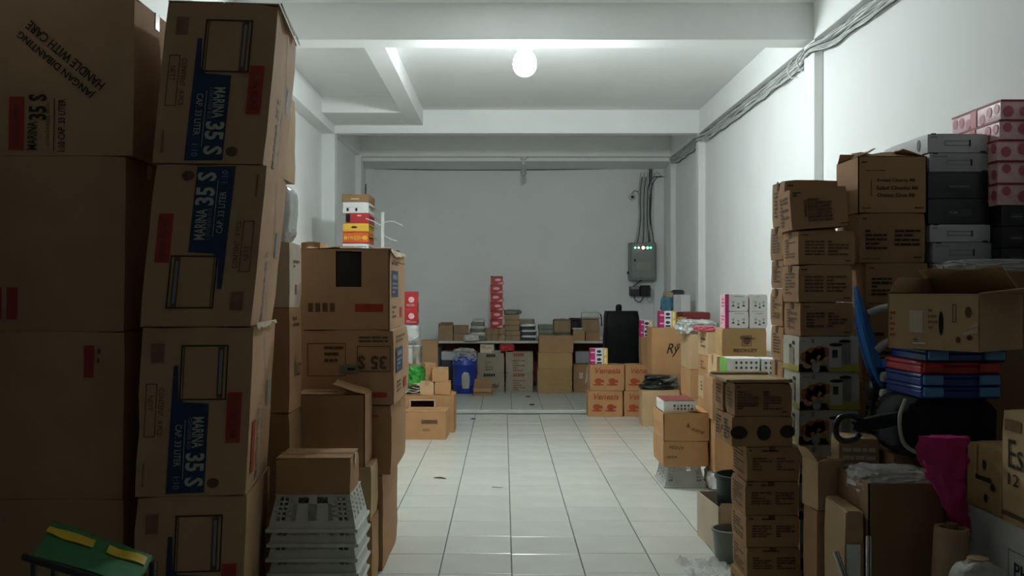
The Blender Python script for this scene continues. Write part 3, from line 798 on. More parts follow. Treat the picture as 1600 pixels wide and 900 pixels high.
# ------------------------------------------------------------------ green cover over a dark trolley
tr = empty('hand_trolley', (-1.35, 3.05, 0), 'dark trolley under a green cover with yellow tape at lower left', 'trolley')
def tl(px, py, Y): return Vector((X(px, Y) + 1.35, Y - 3.05, Z(py, Y)))
A, B, C_, D_ = tl(84, 813, 3.22), tl(238, 868, 3.22), tl(212, 912, 2.98), tl(53, 868, 2.98)
def skin(name, mat, lift, rng_u, rng_v, nu=10, nv=5, th=.012, wav=.008, seed=2):
    g = G(); pts = []
    for i in range(nu + 1):
        for j in range(nv + 1):
            u = rng_u[0] + (rng_u[1] - rng_u[0]) * i / nu; v = rng_v[0] + (rng_v[1] - rng_v[0]) * j / nv
            p = A.lerp(B, u).lerp(D_.lerp(C_, u), v)
            p.z += lift + wav * noise.noise(Vector((u * 5, v * 4, seed)))
            pts.append(p)
    n = len(pts); vs = pts + [p - Vector((0, 0, th)) for p in pts]; fs = []
    I = lambda i, j: i * (nv + 1) + j
    for i in range(nu):
        for j in range(nv):
            fs.append((I(i, j), I(i, j + 1), I(i + 1, j + 1), I(i + 1, j))); fs.append((n + I(i, j), n + I(i + 1, j), n + I(i + 1, j + 1), n + I(i, j + 1)))
    for i in range(nu):
        fs.append((I(i, 0), I(i + 1, 0), n + I(i + 1, 0), n + I(i, 0))); fs.append((I(i, nv), n + I(i, nv), n + I(i + 1, nv), I(i + 1, nv)))
    for j in range(nv):
        fs.append((I(0, j), n + I(0, j), n + I(0, j + 1), I(0, j + 1))); fs.append((I(nu, j), I(nu, j + 1), n + I(nu, j + 1), n + I(nu, j)))
    return mesh_obj(name, vs, fs, mat, tr, 40)
skin('green_cover', 'green_cloth', 0, (0, 1), (0, 1))
skin('yellow_tape', 'yellow_tape', .006, (.0, .46), (.20, .40), 8, 3, .004)
skin('yellow_tape', 'yellow_tape', .006, (.60, .98), (.18, .40), 8, 3, .004)
fr = G()
for p in (A, B, C_, D_): fr.tube([p - Vector((0, 0, .02)), Vector((p.x * .96, p.y * .96, .05))], .012, 6)
fr.build('leg_frame', 'black_plastic', tr, 60)
G().tube([D_ + Vector((-.03, -.01, .0)), D_.lerp(C_, 1.0) + Vector((0, -.01, -.02))], .012, 6).build('handle_bar', 'black_plastic', tr, 60)
for p in (A, B, C_, D_):
    g = G().lathe([(.02, -.012), (.045, -.012), (.05, -.006), (.05, .006), (.045, .012), (.02, .012)], n=14); g.v = [(v[2] + p.x * .96, v[1] + p.y * .96, v[0] + .05) for v in g.v]
    g.build('wheel', 'black_plastic', tr, 40)

# ------------------------------------------------------------------ left side, half way down the room
def slot(u0, v0, u1, v1, f='F'): return lambda dc: dc.rect(f, u0, v0, u1, v1, 'dark_void', 'handle_hole')
YM = 9.93
carton('slotted_carton', 'low tan carton with a handle slot on the floor left of the aisle', 'carton', (-1.05 - .603) / 2, YM, 0, .447, .40, .295, 'card_orange', yaw=-2, flaps=True, tape='x',
       deco=lambda dc: (dc.rect('F', .42, .56, .80, .70, 'ink_brown', 'handle_hole'), dc.lines('F', .45, .3, .62, .4, 2, 'ink_faint')))
open_carton('slotted_carton', 'tan carton with a dark opening in its front behind the low slotted carton', 'carton', (-1.1 - .54) / 2, 10.43, 0, .56, .40, .408, 'card_orange', holes={'F': (.14, .60, .60, .86)}, flaps={'F': -90, 'B': -90, 'L': -89, 'R': -89}, fl={'F': .20, 'B': .19, 'L': .2, 'R': .2},
            deco=lambda dc: (dc.frame('F', .12, .57, .62, .89, .012, 'card_pale', 'torn_rim'), dc.rect('F', .80, .80, .90, .95, 'tape', 'packing_tape')))
def sm(label, px0, px1, ya, z0, h, Y, d=.16, mat='card_orange', yaw=0):
    a, b = X(px0, Y), X(px1, Y)
    return carton('small_carton', label, 'carton', (a + b) / 2, Y, z0, b - a, d, h, mat, yaw=yaw, flaps=True, tape='y', group='small tan cartons at the left edge of the aisle')
sm('small tan carton at right in the lower pair on the opening carton', 679, 704, 0, .412, .145, 10.46)
sm('small tan carton at left in the lower pair on the opening carton', 656, 678, 0, .412, .145, 10.46, mat='card_light')
sm('small tan carton on top of the pair, blotched tape on its front', 675, 701, 0, .557, .15, 10.47, yaw=4)
sm('small tan carton leaning behind the topmost small carton', 664, 682, 0, .557, .19, 10.64, .14, yaw=25)
YL = 10.93
carton('plain_carton', 'brown carton hidden behind the small tan cartons, carrying the silver pot', 'carton', -1.15, YL, 0, .36, .42, .70, 'card')
pot = empty('silver_pot', (X(646, YL + .15), YL + .15, .70), 'shiny silver pot behind the left stack', 'pot')
G().lathe([(.10, 0), (.105, .02), (.105, .20), (.112, .205), (.112, .215), (.10, .215), (.098, .03)], n=18).build('pot_body', 'silver', pot, 40)
G().lathe([(.112, .216), (.11, .228), (.05, .245), (.014, .25), (.014, .265), (.02, .27)], n=18).build('lid', 'silver', pot, 40)
bag('wrapped_parcel', 'cloudy plastic wrapped parcel on the silver pot below the red packets', 'parcel', X(642, YL + .15), YL + .15, .972, .20, .22, .20, 'film_thick', 6, amp=.08)
for k in range(2):
    def dcr(dc, k=k): dc.ell('F', .55, .5, .035, .035, 'pink_light'); dc.ell('R', .5, .5, .05, .05, 'pink_light'); dc.lines('F', .2, .1, .9, .25, 2, 'ink_white')
    carton('red_packet', ('lower', 'upper')[k] + ' red packet high up behind the right edge of the second left stack', 'packet', X(641, YL), YL + .05, 1.172 + .19 * k, .16, .20, .19, 'red', tape=None, deco=dcr, group='red packets behind the left stack')
bag('plastic_bag', 'bright green shiny plastic bag beside the small tan cartons', 'bag', X(648, 10.5), 10.66, .41, .15, .14, .25, 'green', 8, amp=.55, freq=4.2)
nw = empty('folded_newspaper', (X(650, 10.42), 10.48, .0), 'loose pale folded newspapers beside the green plastic bag', 'newspaper')
for k in range(4):
    g = G(); nn = 8
    for i in range(nn + 1):
        for j in (0, 1):
            for th in (0, .006):
                g.v.append(((i / nn - .5) * .20, (j - .5) * .14 + .01 * noise.noise(Vector((i * .5, k, j))), .012 * math.sin(i * .9 + k) + .01 * noise.noise(Vector((i * .4, j, k))) + th))
    for i in range(nn):
        a = i * 4; b_ = a + 4
        g.f += [(a, a + 2, b_ + 2, b_), (a + 1, b_ + 1, b_ + 3, a + 3), (a, b_, b_ + 1, a + 1), (a + 2, a + 3, b_ + 3, b_ + 2)]
    o = g.build('paper_sheet', ('white_paper', 'card_pale')[k % 2], nw, 40); o.location = (-.03 + .015 * k, .06, .445 + .024 * k); o.rotation_euler = (.05, -.25 + .12 * k, .3 * k)

# rack with fruit cartons by the left wall
rk = empty('metal_rack', (X(572, 11.2), 11.2, 0), 'pale metal rack carrying the bright fruit cartons near the left wall', 'rack')
for sx in (-.30, .235):
    for sy in (-.3, .3):
        G().chbox(sx - .018, sx + .018, sy - .018, sy + .018, 0, 2.46 if sx > 0 and sy < 0 else 2.0, .003).build('post', 'wood_white', rk)
for z in (.15, .8, 1.45, 1.985): G().chbox(-.31, .245, -.31, .31, z - .012, z, .003).build('shelf_board', 'wood_white', rk)
G().tube(spline([(.235, -.3, 2.33), (.33, -.3, 2.36), (.46, -.3, 2.31)], 5), .007, 5).build('wire_hook', 'wood_white', rk, 60)
G().tube(spline([(.235, -.3, 2.30), (.12, -.3, 2.36), (.04, -.3, 2.39)], 5), .007, 5).build('wire_hook', 'wood_white', rk, 60)
G().tube(spline([(.235, -.3, 2.20), (.33, -.3, 2.15), (.40, -.3, 2.13)], 5), .006, 5).build('wire_hook', 'wood_white', rk, 60)
YFR = 10.92
fz = [1.987, 2.105, 2.235, 2.338, 2.455]
fx0, fx1 = X(535, YFR), X(576, YFR)
def fdeco(kind):
    def f(dc):
        if kind == 0: dc.lines('F', .1, .3, .9, .8, 2, 'ink_grey')
        if kind == 1:
            dc.text('F', 'FRESH', .5, .5, .17, .04, 0, 'yellow'); dc.ell('F', .12, .5, .022, .022, 'yellow'); dc.ell('F', .86, .5, .028, .026, 'yellow'); dc.rect('F', 0, 0, 1, .12, 'red', 'printed_band')
        if kind == 2: dc.ell('F', .45, .55, .035, .012, 'dark_void', 'handle_hole'); dc.rect('F', 0, 0, 1, .12, 'orange', 'printed_band')
        if kind == 3: dc.rect('F', .02, .1, .2, .9, 'dark_void', 'handle_hole'); dc.lines('F', .5, .6, .95, .9, 1, 'pink_light')
        if kind == 4:
            dc.ell('F', .2, .30, .014, .022, 'ink'); dc.ell('F', .53, .30, .014, .022, 'ink'); dc.lines('F', .15, .45, .7, .55, 1, 'pink_light')
    return f
fl_ = ['white printed fruit carton at the bottom of the bright stack near the left wall', 'orange red fruit carton with yellow lettering near the left wall', 'yellow fruit carton with a handle hole near the left wall', 'crimson fruit carton second from the top near the left wall']
for k in range(4):
    carton('fruit_carton', fl_[k], 'carton', (fx0 + fx1) / 2 + (.02 if k == 3 else 0), YFR, fz[k], fx1 - fx0 - (.03 if k == 3 else 0), .48, fz[k + 1] - fz[k] - .001, ('white_card', 'orange', 'yellow', 'red')[k], tape=None, deco=fdeco(k), group='fruit cartons on the rack')
r = carton('fruit_carton', 'white fruit carton with a brown lid, topmost of the stack near the left wall', 'carton', (fx0 + fx1) / 2, YFR, fz[4], fx1 - fx0, .48, .13, 'white_card', tape=None, deco=fdeco(4), group='fruit cartons on the rack')
G().chbox(-.156, .156, -.246, .246, .125, .215, .006).build('lid', 'card_dark', r)
G().box(-.05, .04, -.249, -.244, .155, .168).build('handle_slot', 'card_pale', r)
for ob in [q for q in COL.objects if q.name.startswith('fruit_carton')]:
    o = G().box(0, .05, -.2, .2, -.003, .003).build('side_flap', 'card_yellow', ob); o.location = ((fx1 - fx0) / 2, 0, .09); o.rotation_euler = (0, .5, 0)
ant = G().tube([(0, 0, 0), (.004, 0, .13)], .008, 6).build('antenna', 'black_plastic'); ant.location = (X(570, 11.0), 11.05, fz[4] + .216); tag(ant, 'thin black rod standing on the topmost fruit carton', 'rod')

# ------------------------------------------------------------------ back of the room: long table and what stands on and under it
PZ = 0.0405                                                 # platform level
YT = 14.55
TZ = Z(533, YT)
tx0, tx1 = X(682, YT), X(955, YT)
tb_ = empty('long_table', ((tx0 + tx1) / 2, 14.95, PZ), 'long narrow white-edged table along the back wall', 'table')
hw = (tx1 - tx0) / 2
G().chbox(-hw, hw, -.40, .45, TZ - PZ - .035, TZ - PZ, .004).build('tabletop', 'wood_white', tb_)
for a in (-hw + .03, -.45, .45, hw - .05):
    for b_ in (-.2, .4): G().chbox(a - .025, a + .025, b_ - .025, b_ + .025, 0, TZ - PZ - .035, .003).build('leg', 'dark_grey', tb_)
G().box(-hw, hw, .41, .43, .05, TZ - PZ - .04).build('back_panel', 'maroon', tb_)

def bc(name, label, cat, px0, px1, Y, z0, z1, d, mat, deco=None, yaw=0, tape=None, flaps=False, group=None):
    a, b_ = X(px0, Y), X(px1, Y)
    return carton(name, label, cat, (a + b_) / 2, Y, z0, b_ - a, d, z1 - z0, mat, deco=deco, yaw=yaw, tape=tape, flaps=flaps, group=group)
def blocktext(dc, m, u0=.28, u1=.72, v=.80):
    n = 5
    for i in range(n): dc.rect('F', u0 + (u1 - u0) * i / n, v, u0 + (u1 - u0) * (i + .78) / n, v + .15, m, 'printed_lettering')
GB = 'grey cartons under the back table'
hb = .29
bc('grey_carton', 'lower grey carton with bold black print under the back table, beside the blue drum', 'carton', 745, 788, 14.3, PZ, PZ + hb, .34, 'card_grey', lambda dc: (blocktext(dc, 'ink', .25, .68), scrawl(dc, 'F', .68, .3, .08, seed=3), dc.lines('F', .3, .4, .6, .6, 2, 'ink_faint')), group=GB)
bc('grey_carton', 'upper grey carton with black print under the back table, beside the blue drum', 'carton', 745.5, 788, 14.3, PZ + hb, PZ + 2 * hb + .005, .34, 'card_grey', lambda dc: (blocktext(dc, 'ink', .34, .68), dc.lines('F', .3, .1, .6, .6, 4, 'ink_faint')), group=GB)
bc('grey_carton', 'lower grey carton with red print under the back table', 'carton', 790, 833, 14.3, PZ, PZ + hb, .34, 'card_grey', lambda dc: (blocktext(dc, 'ink_venesia', .28, .70), dc.lines('F', .26, .05, .7, .65, 5, 'ink_faint')), group=GB)
bc('grey_carton', 'upper grey carton with red print under the back table', 'carton', 790, 833, 14.3, PZ + hb, PZ + 2 * hb + .02, .34, 'card_grey', lambda dc: (blocktext(dc, 'ink_venesia', .28, .68), dc.lines('F', .26, .05, .7, .65, 5, 'ink_faint')), group=GB)
zt2 = PZ + 2 * hb + .005
bc('small_carton', 'small pale carton squeezed under the table on the upper black-print carton', 'carton', 750, 772, 14.36, zt2, zt2 + .125, .2, 'card_pale', lambda dc: dc.lines('F', .1, .5, .9, .9, 2, 'card'))
bag('red_parcel', 'red shiny parcel squeezed under the back table', 'parcel', X(792, 14.45), 14.45, zt2 + .018, .22, .2, .11, 'red', 14, amp=.1)
bag('plastic_sheet', 'crinkled clear plastic lying on the front edge of the upper black-print carton', 'plastic', X(776, 14.34), 14.35, zt2 + .001, .11, .08, .035, 'film', 15, amp=.3)
GY = 'yellowish cartons in front of the back table'
YY = 14.13
bc('yellow_carton', 'large yellowish carton with a faint round emblem on the platform', 'carton', 840, 894, YY, PZ, .405, .36, 'card_yellow', lambda dc: (dc.ell('F', .52, .60, .045, .05, 'card'), dc.text('F', 'KING COTTON', .52, .35, .24, .035, 0, 'card', bold=.005), dc.lines('F', .62, .1, .9, .16, 1, 'card')), group=GY)
bc('yellow_carton', 'flat yellowish carton in the middle of the platform stack', 'carton', 841, 894.5, YY, .405, .645, .36, 'card_yellow', lambda dc: dc.lines('F', .05, .85, .95, .95, 1, 'card'), group=GY)
bc('yellow_carton', 'flat tan carton on top of the yellowish platform stack', 'carton', 842, 896, YY, .645, .895, .36, 'card', None, group=GY)
bc('plain_carton', 'brown carton with torn paper between the yellowish stack and the teacup cartons', 'carton', 896, 921, 14.28, PZ, .45, .32, 'card', lambda dc: (dc.rect('F', .35, .50, .6, .72, 'card_pale', 'torn_paper'), dc.poly('F', [(.72, .3), (.9, .4), (1., .95), (.85, .95)], 'card_pale', 'torn_paper')))
bc('white_box', 'pale grey box under the table behind the brown torn carton', 'box', 899, 925, 14.62, .452, .63, .25, 'grey_case', None)
open_carton('small_carton', 'small open carton on the platform in front of the black-print cartons', 'carton', (X(739, 13.8) + X(769, 13.8)) / 2, 13.8, PZ, X(769, 13.8) - X(739, 13.8), .25, .10, 'card', flaps={'B': 8, 'F': 150}, fl={'B': .12, 'F': .05})

dm = empty('blue_drum', (X(726, 14.15), 14.2, PZ), 'deep blue plastic drum stuffed with clear bags under the table', 'drum')
G().lathe([(.155, 0), (.17, .02), (.175, .10), (.182, .11), (.182, .14), (.175, .15), (.18, .40), (.188, .41), (.188, .44), (.18, .45), (.18, .55), (.165, .55), (.16, .05)], n=22).build('drum_body', 'blue_drum', dm, 40)
pt_ = [(X(px, 14.0) - X(726, 14.0), z) for px, z in ((719, .10), (722, .25), (727, .32), (733, .22), (737, .08), (730, .05))]
o = bag('white_marking', None, None, 0, 0, 0, .10, .03, .22, 'ink_white', 21, parent=dm, amp=.25, sub=3); o.location = (.02, -.177, .08)
bag('clear_plastic', None, None, 0, 0, .48, .28, .28, .16, 'film', 22, parent=dm, amp=.35)
bc('plain_carton', 'brown upright carton at the left end of the back table', 'carton', 657, 684, 12.75, PZ, .895, .3, 'card', None, yaw=2)
bc('dark_crate', 'dark crate under the left end of the back table', 'crate', 690, 709, 14.62, PZ, .50, .4, 'dark_grey', None)
bc('white_box', 'pale grey flat box on the dark crate under the back table', 'box', 689.5, 708, 14.60, .501, .63, .35, 'grey_case_light', None)

# things on the table
YO = 14.62
def px_h(n, Y=YO): return n * Y / FPX
open_carton('open_carton', 'open brown carton with greenish rim at the left end of the tabletop', 'carton', (X(685, YO) + X(708, YO)) / 2, YO, TZ, X(708, YO) - X(685, YO), .3, px_h(23), 'book_brown', flaps={'B': -20, 'L': -10}, fl={'B': .05, 'L': .04})
bc('plain_carton', 'flat brown carton on the tabletop under the tilted one', 'carton', 708.5, 732, YO, TZ, TZ + px_h(11), .3, 'book_brown')
bc('plain_carton', 'tilted brown carton on a flat one at the left of the tabletop', 'carton', 708.5, 732, YO, TZ + px_h(11), TZ + px_h(24), .3, 'book_brown', yaw=1)
sk = empty('sack_pile', (X(746, YO), YO + .2, TZ), 'pile of folded pale sacks hanging over the table edge', 'sacks')
for k in range(6):
    bag('folded_sack', None, None, .01 * (k % 2), -.05 * (k == 0) * 2, .05 * k - (.03 if k == 0 else 0) + .03, .26 - .015 * k, .3, .055, 'off_white' if k % 2 else 'book_green', 40 + k, parent=sk, amp=.12, sub=3, power=.4)
bag('plastic_bag', 'bunched pale plastic bag drooping over the table edge beside the sacks', 'bag', X(736, YO), YO - .06, TZ + .001, .22, .15, .09, 'off_white', 47, amp=.2)
gs = 'small boxes under the red packet tower'
pos = [('left', 758), ('middle', 768.5), ('right', 779)]
for r_ in range(2):
    for nm, p in pos:
        bc('small_carton', '%s small brown box in the %s row under the red packet tower' % (nm, ('lower', 'upper')[r_]), 'box', p, p + 10, YO + .02, TZ + px_h(10) * r_, TZ + px_h(10) * (r_ + 1) - .002, .2, 'book_brown', group=gs)
zr = TZ + px_h(20)
for k in range(6):
    hh = px_h(13.6)
    def rd(dc, k=k):
        dc.ell('F', .40 + .08 * (k % 3), .55, .05, .022, 'pink_light'); dc.poly('F', [(.5, .08), (1, .05), (1, .40), (.75, .25)], 'pink_light'); dc.poly('F', [(0, .8), (.35, .95), (0, 1)], 'maroon')
        dc.rect('F', .93, 0, 1, 1, 'white_card', 'printed_edge')
    bc('red_packet', 'red and white packet, %s in the tower on the back table' % ORD[5 - k], 'packet', 766 + (k % 2) * .6, 786.5 + (k % 2) * .6, YO + .03, zr + hh * k, zr + hh * (k + 1) - .001, .2, 'red', rd, group='tower of red packets')
for k in range(5):
    hh = px_h(8.2)
    bc('paper_ream', 'brown wrapped bundle, %s in the pile right of the red packets' % ORD[4 - k], 'bundle', 788.5 + (1.5 if k < 2 else 0) , 811.5 + (1.5 if k < 2 else 0), YO + .02, TZ + hh * k, TZ + hh * (k + 1) - .003, .28, 'book_brown', group='brown bundles on the table', yaw=(-2, 1, 2, -1, 1)[k])
bag('cloth_heap', 'crumpled grey-green cloth on top of the brown bundles', 'cloth', X(800, YO + .1), YO + .16, TZ + px_h(8.2) * 5, .26, .24, .07, 'book_green', 51, amp=.2, sub=3)
carton('plain_carton', 'grey-brown carton leaning behind the brown bundles and the tray stack', 'carton', X(820, 14.95), 14.95, TZ, .26, .25, px_h(33), 'card_grey', yaw=-8, tape=None)
ts = ['black', 'pale', 'black', 'pale', 'grey', 'pale']
for k in range(6):
    o = bag('plastic_tray', '%s flat plastic tray in the messy stack on the table, %s' % (('dark', 'pale', 'dark', 'pale', 'dark', 'pale')[k], ORD[5 - k]), 'tray', X(825.5, YO) + (-.01, .012, 0, .015, -.012, .0)[k], YO + .17, TZ + .043 * k, .24, .24, .042, ('dark_grey', 'film_thick')[k % 2], 60 + k, amp=.10, sub=3, power=.35, group='flat plastic trays')
for k in range(3):
    bc('folder_stack', 'grey-green flat folder pack behind the yellowish stack, %s of three' % ('bottom', 'middle', 'top')[k], 'folders', 843 - k, 867 - k, YO + .05, TZ + .07 * k + .04, TZ + .07 * (k + 1) + .038, .26, 'book_green', group='flat folder packs')
G().box(0, .3, 0, .26, 0, .039).build('folder_tray', 'dark_grey').location = (X(841, YO + .05), YO + .05, TZ); tag(bpy.data.objects['folder_tray'], 'dark shallow tray under the grey-green folder packs', 'tray')
bc('folder_stack', 'dark greenish file pack under the open brown carton on the table', 'files', 866, 892, YO, TZ, TZ + px_h(14), .26, 'book_green', lambda dc: dc.lines('F', .02, .1, .98, .9, 5, 'dark_grey'))
open_carton('open_carton', 'open brown carton standing on dark files near the middle of the table', 'carton', (X(865, YO) + X(892, YO)) / 2, YO, TZ + px_h(14), X(892, YO) - X(865, YO), .26, px_h(18), 'book_brown', flaps={'B': -85, 'F': -85}, fl={'F': .1, 'B': .1})
bc('plain_carton', 'small tan carton in front of the black bin on the table', 'carton', 895.5, 914, YO - .02, TZ, TZ + px_h(17), .2, 'card_yellow', lambda dc: dc.lines('F', 0, .28, 1, .34, 1, 'card'))
open_carton('black_bin', 'open black bin behind the small tan carton on the table', 'bin', (X(892, 14.9) + X(908, 14.9)) / 2, 14.9, TZ, .19, .25, px_h(34, 14.9), 'black_plastic', flaps={'F': 120}, fl={'F': .05})
bag('torn_paper', 'torn pale paper lying on the small tan carton on the table', 'paper', X(903, YO), YO + .06, TZ + px_h(17), .16, .12, .03, 'off_white', 71, amp=.25, sub=3)
bc('plain_carton', 'lower brown carton right of the black bin on the table', 'carton', 915, 937, YO + .03, TZ, TZ + px_h(14), .3, 'card')
bc('plain_carton', 'upper brown carton under the white plastic roll on the table', 'carton', 909.5, 937, YO + .03, TZ + px_h(14), TZ + px_h(33), .3, 'book_brown')
rl = empty('plastic_roll', (X(923, YO + .15), YO + .17, TZ + px_h(33)), 'roll of whitish plastic sheet lying on cartons at the right of the table', 'roll')
for dx, dy, r_ in ((0, 0, .055), (.0, .07, .06)):
    g = G(); pr_ = [(-.14, r_ * .9), (-.1, r_), (0, r_ * .96), (.1, r_), (.14, r_ * .88)]
    g.tube([(a, dy, r_) for a, b_ in pr_], [b_ for a, b_ in pr_], 12); g.build('sheet_roll', 'film_thick', rl, 50)
G().tube(spline([(.1, 0, .1), (.16, -.02, .06), (.17, -.03, -.1)], 5), .012, 6).build('loose_end', 'dark_grey', rl, 60)
bag('plastic_bag', 'flat pale plastic bag on the right end of the table', 'bag', X(945, YO), YO + .12, TZ, .16, .2, .06, 'off_white', 73, amp=.2, sub=3)

# ------------------------------------------------------------------ right of the aisle, far end
def cups(dc):
    dc.text('F', 'Venesia', .52, .78, .31, .075, 0, 'ink_venesia', bold=.012, italic=.3)
    for u in (.26, .66):
        W, H = dc.dims('F'); cx, cy = u, .36
        dc.poly('F', [(cx - .125, cy + .07), (cx + .095, cy + .07), (cx + .08, cy - .02), (cx + .045, cy - .10), (cx - .075, cy - .10), (cx - .11, cy - .02)], 'ink_venesia', 'printed_teacup', 1)
        dc.ell('F', cx - .015, cy - .125, .070, .012, 'ink_venesia', 'printed_teacup', 0); dc.ell('F', cx - .015, cy + .075, .036, .016, 'ink_venesia', 'printed_teacup', 2); dc.ell('F', cx + .115, cy + .01, .018, .017, 'ink_venesia', 'printed_teacup', 3)
YV = 11.76
gv = 'teacup print cartons'
lowz = .322
for (lab, a, z, yw) in (('tan teacup print carton at lower left by the step', 919, 0, 0), ('tan teacup print carton at upper left, under the small colourful packs', 921.5, lowz, .6), ('tan teacup print carton at lower right, half hidden', 975, 0, -1), ('tan teacup print carton at upper right, half hidden', 977, lowz, 0)):
    x0 = X(a, YV); carton('teacup_carton', lab, 'carton', x0 + .215, YV, z, .43, .30, lowz - .001, 'card_orange', yaw=yw, tape=None, deco=cups, group=gv)
def pack(label, px0, Y, z, h=.10, wpx=27, group='colourful coffee packs'):
    w_ = wpx * Y / FPX; x0 = X(px0, Y)
    def dd(dc):
        dc.rect('F', 0, 0, .28, 1, 'pink', 'printed_panel'); dc.rect('F', .72, 0, 1, 1, 'yellow', 'printed_panel'); dc.rect('F', .80, .15, .92, .85, 'white_card', 'printed_panel', 1)
        dc.ell('F', .5, .62, .028, .018, 'ink_blue'); dc.rect('F', .36, .08, .66, .3, 'ink_blue', 'printed_bar'); dc.rect('L', 0, 0, 1, 1, 'pink', 'printed_side'); dc.rect('F', 0, .42, .26, .58, 'pink_light', 'printed_bar', 1)
    return carton('drink_pack', label, 'pack', x0 + w_ / 2, Y, z, w_, .16, h, 'white_card', tape=None, deco=dd, group=group, amp=.001, dent=.003)
pack('lower small pink, white and yellow pack on the teacup cartons', 922.5, 11.82, lowz * 2, .099)
pack('upper small pink, white and yellow pack on the teacup cartons', 922.5, 11.82, lowz * 2 + .10, .099)

bb = empty('black_bundle', (X(972, 12.45), 12.52, PZ), 'large bundle in black plastic with a knotted top behind the teacup cartons', 'bundle')
g = G(); n = 28; ny = 16; hB = Z(486, 12.45) - PZ
for j in range(ny + 1):
    t = j / ny; wx = .24 * (1.06 - .12 * t) * (1 if t < .93 else (1 - (t - .93) * 1.2)); wy = .19 * (1.0 - .1 * t) * (1 if t < .93 else .85)
    for i in range(n):
        a = 2 * math.pi * i / n; c, s_ = math.cos(a), math.sin(a); p = .35
        x_, y_ = math.copysign(abs(c) ** p, c) * wx, math.copysign(abs(s_) ** p, s_) * wy
        q = 1 + .07 * noise.noise(Vector((c * 2.2, s_ * 2.2, t * 6)))
        g.v.append((x_ * q, y_ * q, t * hB))
for j in range(ny):
    for i in range(n): i2 = (i + 1) % n; g.f.append((j * n + i, j * n + i2, (j + 1) * n + i2, (j + 1) * n + i))
g.f.append(tuple(reversed(range(n)))); g.f.append(tuple(ny * n + i for i in range(n)))
g.build('plastic_wrap', 'black_bag', bb, 40)
vs, fs = crumple(.07, .06, .10, 5, sub=3, amp=.2); o = mesh_obj('knot', vs, fs, 'black_bag', bb, 40); o.location = (-.035, 0, hB - .02)

YR = 11.25
bc('plain_carton', 'carton under the large scrawled carton, hidden by the tray heap', 'carton', 1016, 1070, YR, 0, .57, .42, 'card')
bc('scrawled_carton', 'large tan carton with a black handwritten scrawl right of the black bundle', 'carton', 1018, 1068, YR, .57, Z(512, YR), .42, 'card_orange', lambda dc: (dc.text('F', 'Ry', .68, .52, .16, .16, 0, 'ink', 'handwritten_mark', 1, .012, .35), dc.text('F', 'e', .84, .62, .04, .05, 0, 'ink', 'handwritten_mark', 1, .0, .3), dc.rect('F', .28, .86, .42, 1, 'tape', 'packing_tape')))
zy = Z(512, YR)
pack('lower small pink, white and yellow pack on the large scrawled carton', 1031, YR + .03, zy, .098, 25)
pack('upper small pink, white and yellow pack on the large scrawled carton', 1031, YR + .03, zy + .099, .098, 25)
bc('small_carton', 'small brown carton beside the packs on the large scrawled carton', 'carton', 1056, 1074, YR + .04, zy, zy + .125, .2, 'card', None, tape='y', flaps=True)
bc('plain_carton', 'brown carton between the black bundle and the scrawled carton', 'carton', 1002, 1026, 11.79, lowz * 2 , Z(526, 11.79), .24, 'card')
pack('lower small pack on the brown carton beside the black bundle', 1001, 11.8, Z(526, 11.79), .10, 18)
pack('upper small pack with a dark round mark beside the black bundle', 1001.5, 11.8, Z(526, 11.79) + .101, .10, 18)

YH = 10.9
fb = carton('plain_carton', 'tan carton on the floor carrying the heap of dark trays', 'carton', (X(1003, YH) + X(1062, YH)) / 2, YH, 0, X(1062, YH) - X(1003, YH), .33, .415, 'card_light', yaw=-3, tape='x', flaps=True)
hp = empty('tray_heap', ((X(1033, YH)), YH + .17, .4165), 'heap of shiny dark grey plastic trays on the tan floor carton', 'trays')
for k in range(5):
    vs, fs = crumple(.36 - .03 * k, .26, .05, 80 + k, sub=3, amp=.18, power=.5); zz = min(v[2] for v in vs)
    o = mesh_obj('tray', [(a, b_, c - zz) for a, b_, c in vs], fs, ('black_plastic', 'pail_grey')[k % 2], hp, 40); o.location = ((-.03, .04, .0, .05, -.02)[k], (0, .02, -.02, .01, 0)[k], .028 * k); o.rotation_euler = (0, (.03, -.05, .08, -.06, .04)[k] * 0.5, .3 * k)

# tall cartons against the right wall beyond
YW = 12.66
bc('plain_carton', 'lower large carton on the platform by the right wall', 'carton', 1036, 1088, YW, PZ, .66, .5, 'card')
bc('plain_carton', 'upper large carton by the right wall under the white box and blue cloth', 'carton', 1036, 1088, YW, .66, Z(488, YW), .5, 'card')
zw = Z(488, YW)
bc('white_box', 'plain white upright box against the right wall near the electric panel', 'box', 1053, 1079, YW + .08, zw, zw + .235, .2, 'white_card', lambda dc: dc.rect('F', .0, 0, .42, 1, 'grey_case_light', 'printed_panel'))
bag('cloth_heap', 'crumpled blue cloth left of the plain white upright box', 'cloth', X(1045, YW), YW + .20, zw, .13, .14, .20, 'blue_cloth', 91, amp=.25, sub=3)
bag('paper_scrap', 'crumpled tan and pink wrapping on the blue cloth', 'paper', X(1049, YW), YW + .20, zw + .20, .13, .12, .07, 'tan', 92, amp=.3, sub=3)
bag('dark_bag', 'crumpled dark bag lying on the plain white upright box', 'bag', X(1063, YW), YW + .18, zw + .236, .14, .12, .06, 'dark_grey', 93, amp=.3, sub=3)
YX = 11.3
bc('plain_carton', 'carton supporting the maroon flat box, behind the messy plastic', 'carton', 1074, 1112, YX, 0, .62, .5, 'card')
bc('plain_carton', 'tan carton directly under the maroon flat box', 'carton', 1074, 1112, YX, .62, Z(499, YX), .5, 'card_yellow')
bc('flat_box', 'maroon flat box lying near the right wall behind the messy plastic', 'box', 1068, 1110, YX + .02, Z(499, YX), Z(488, YX), .45, 'maroon')

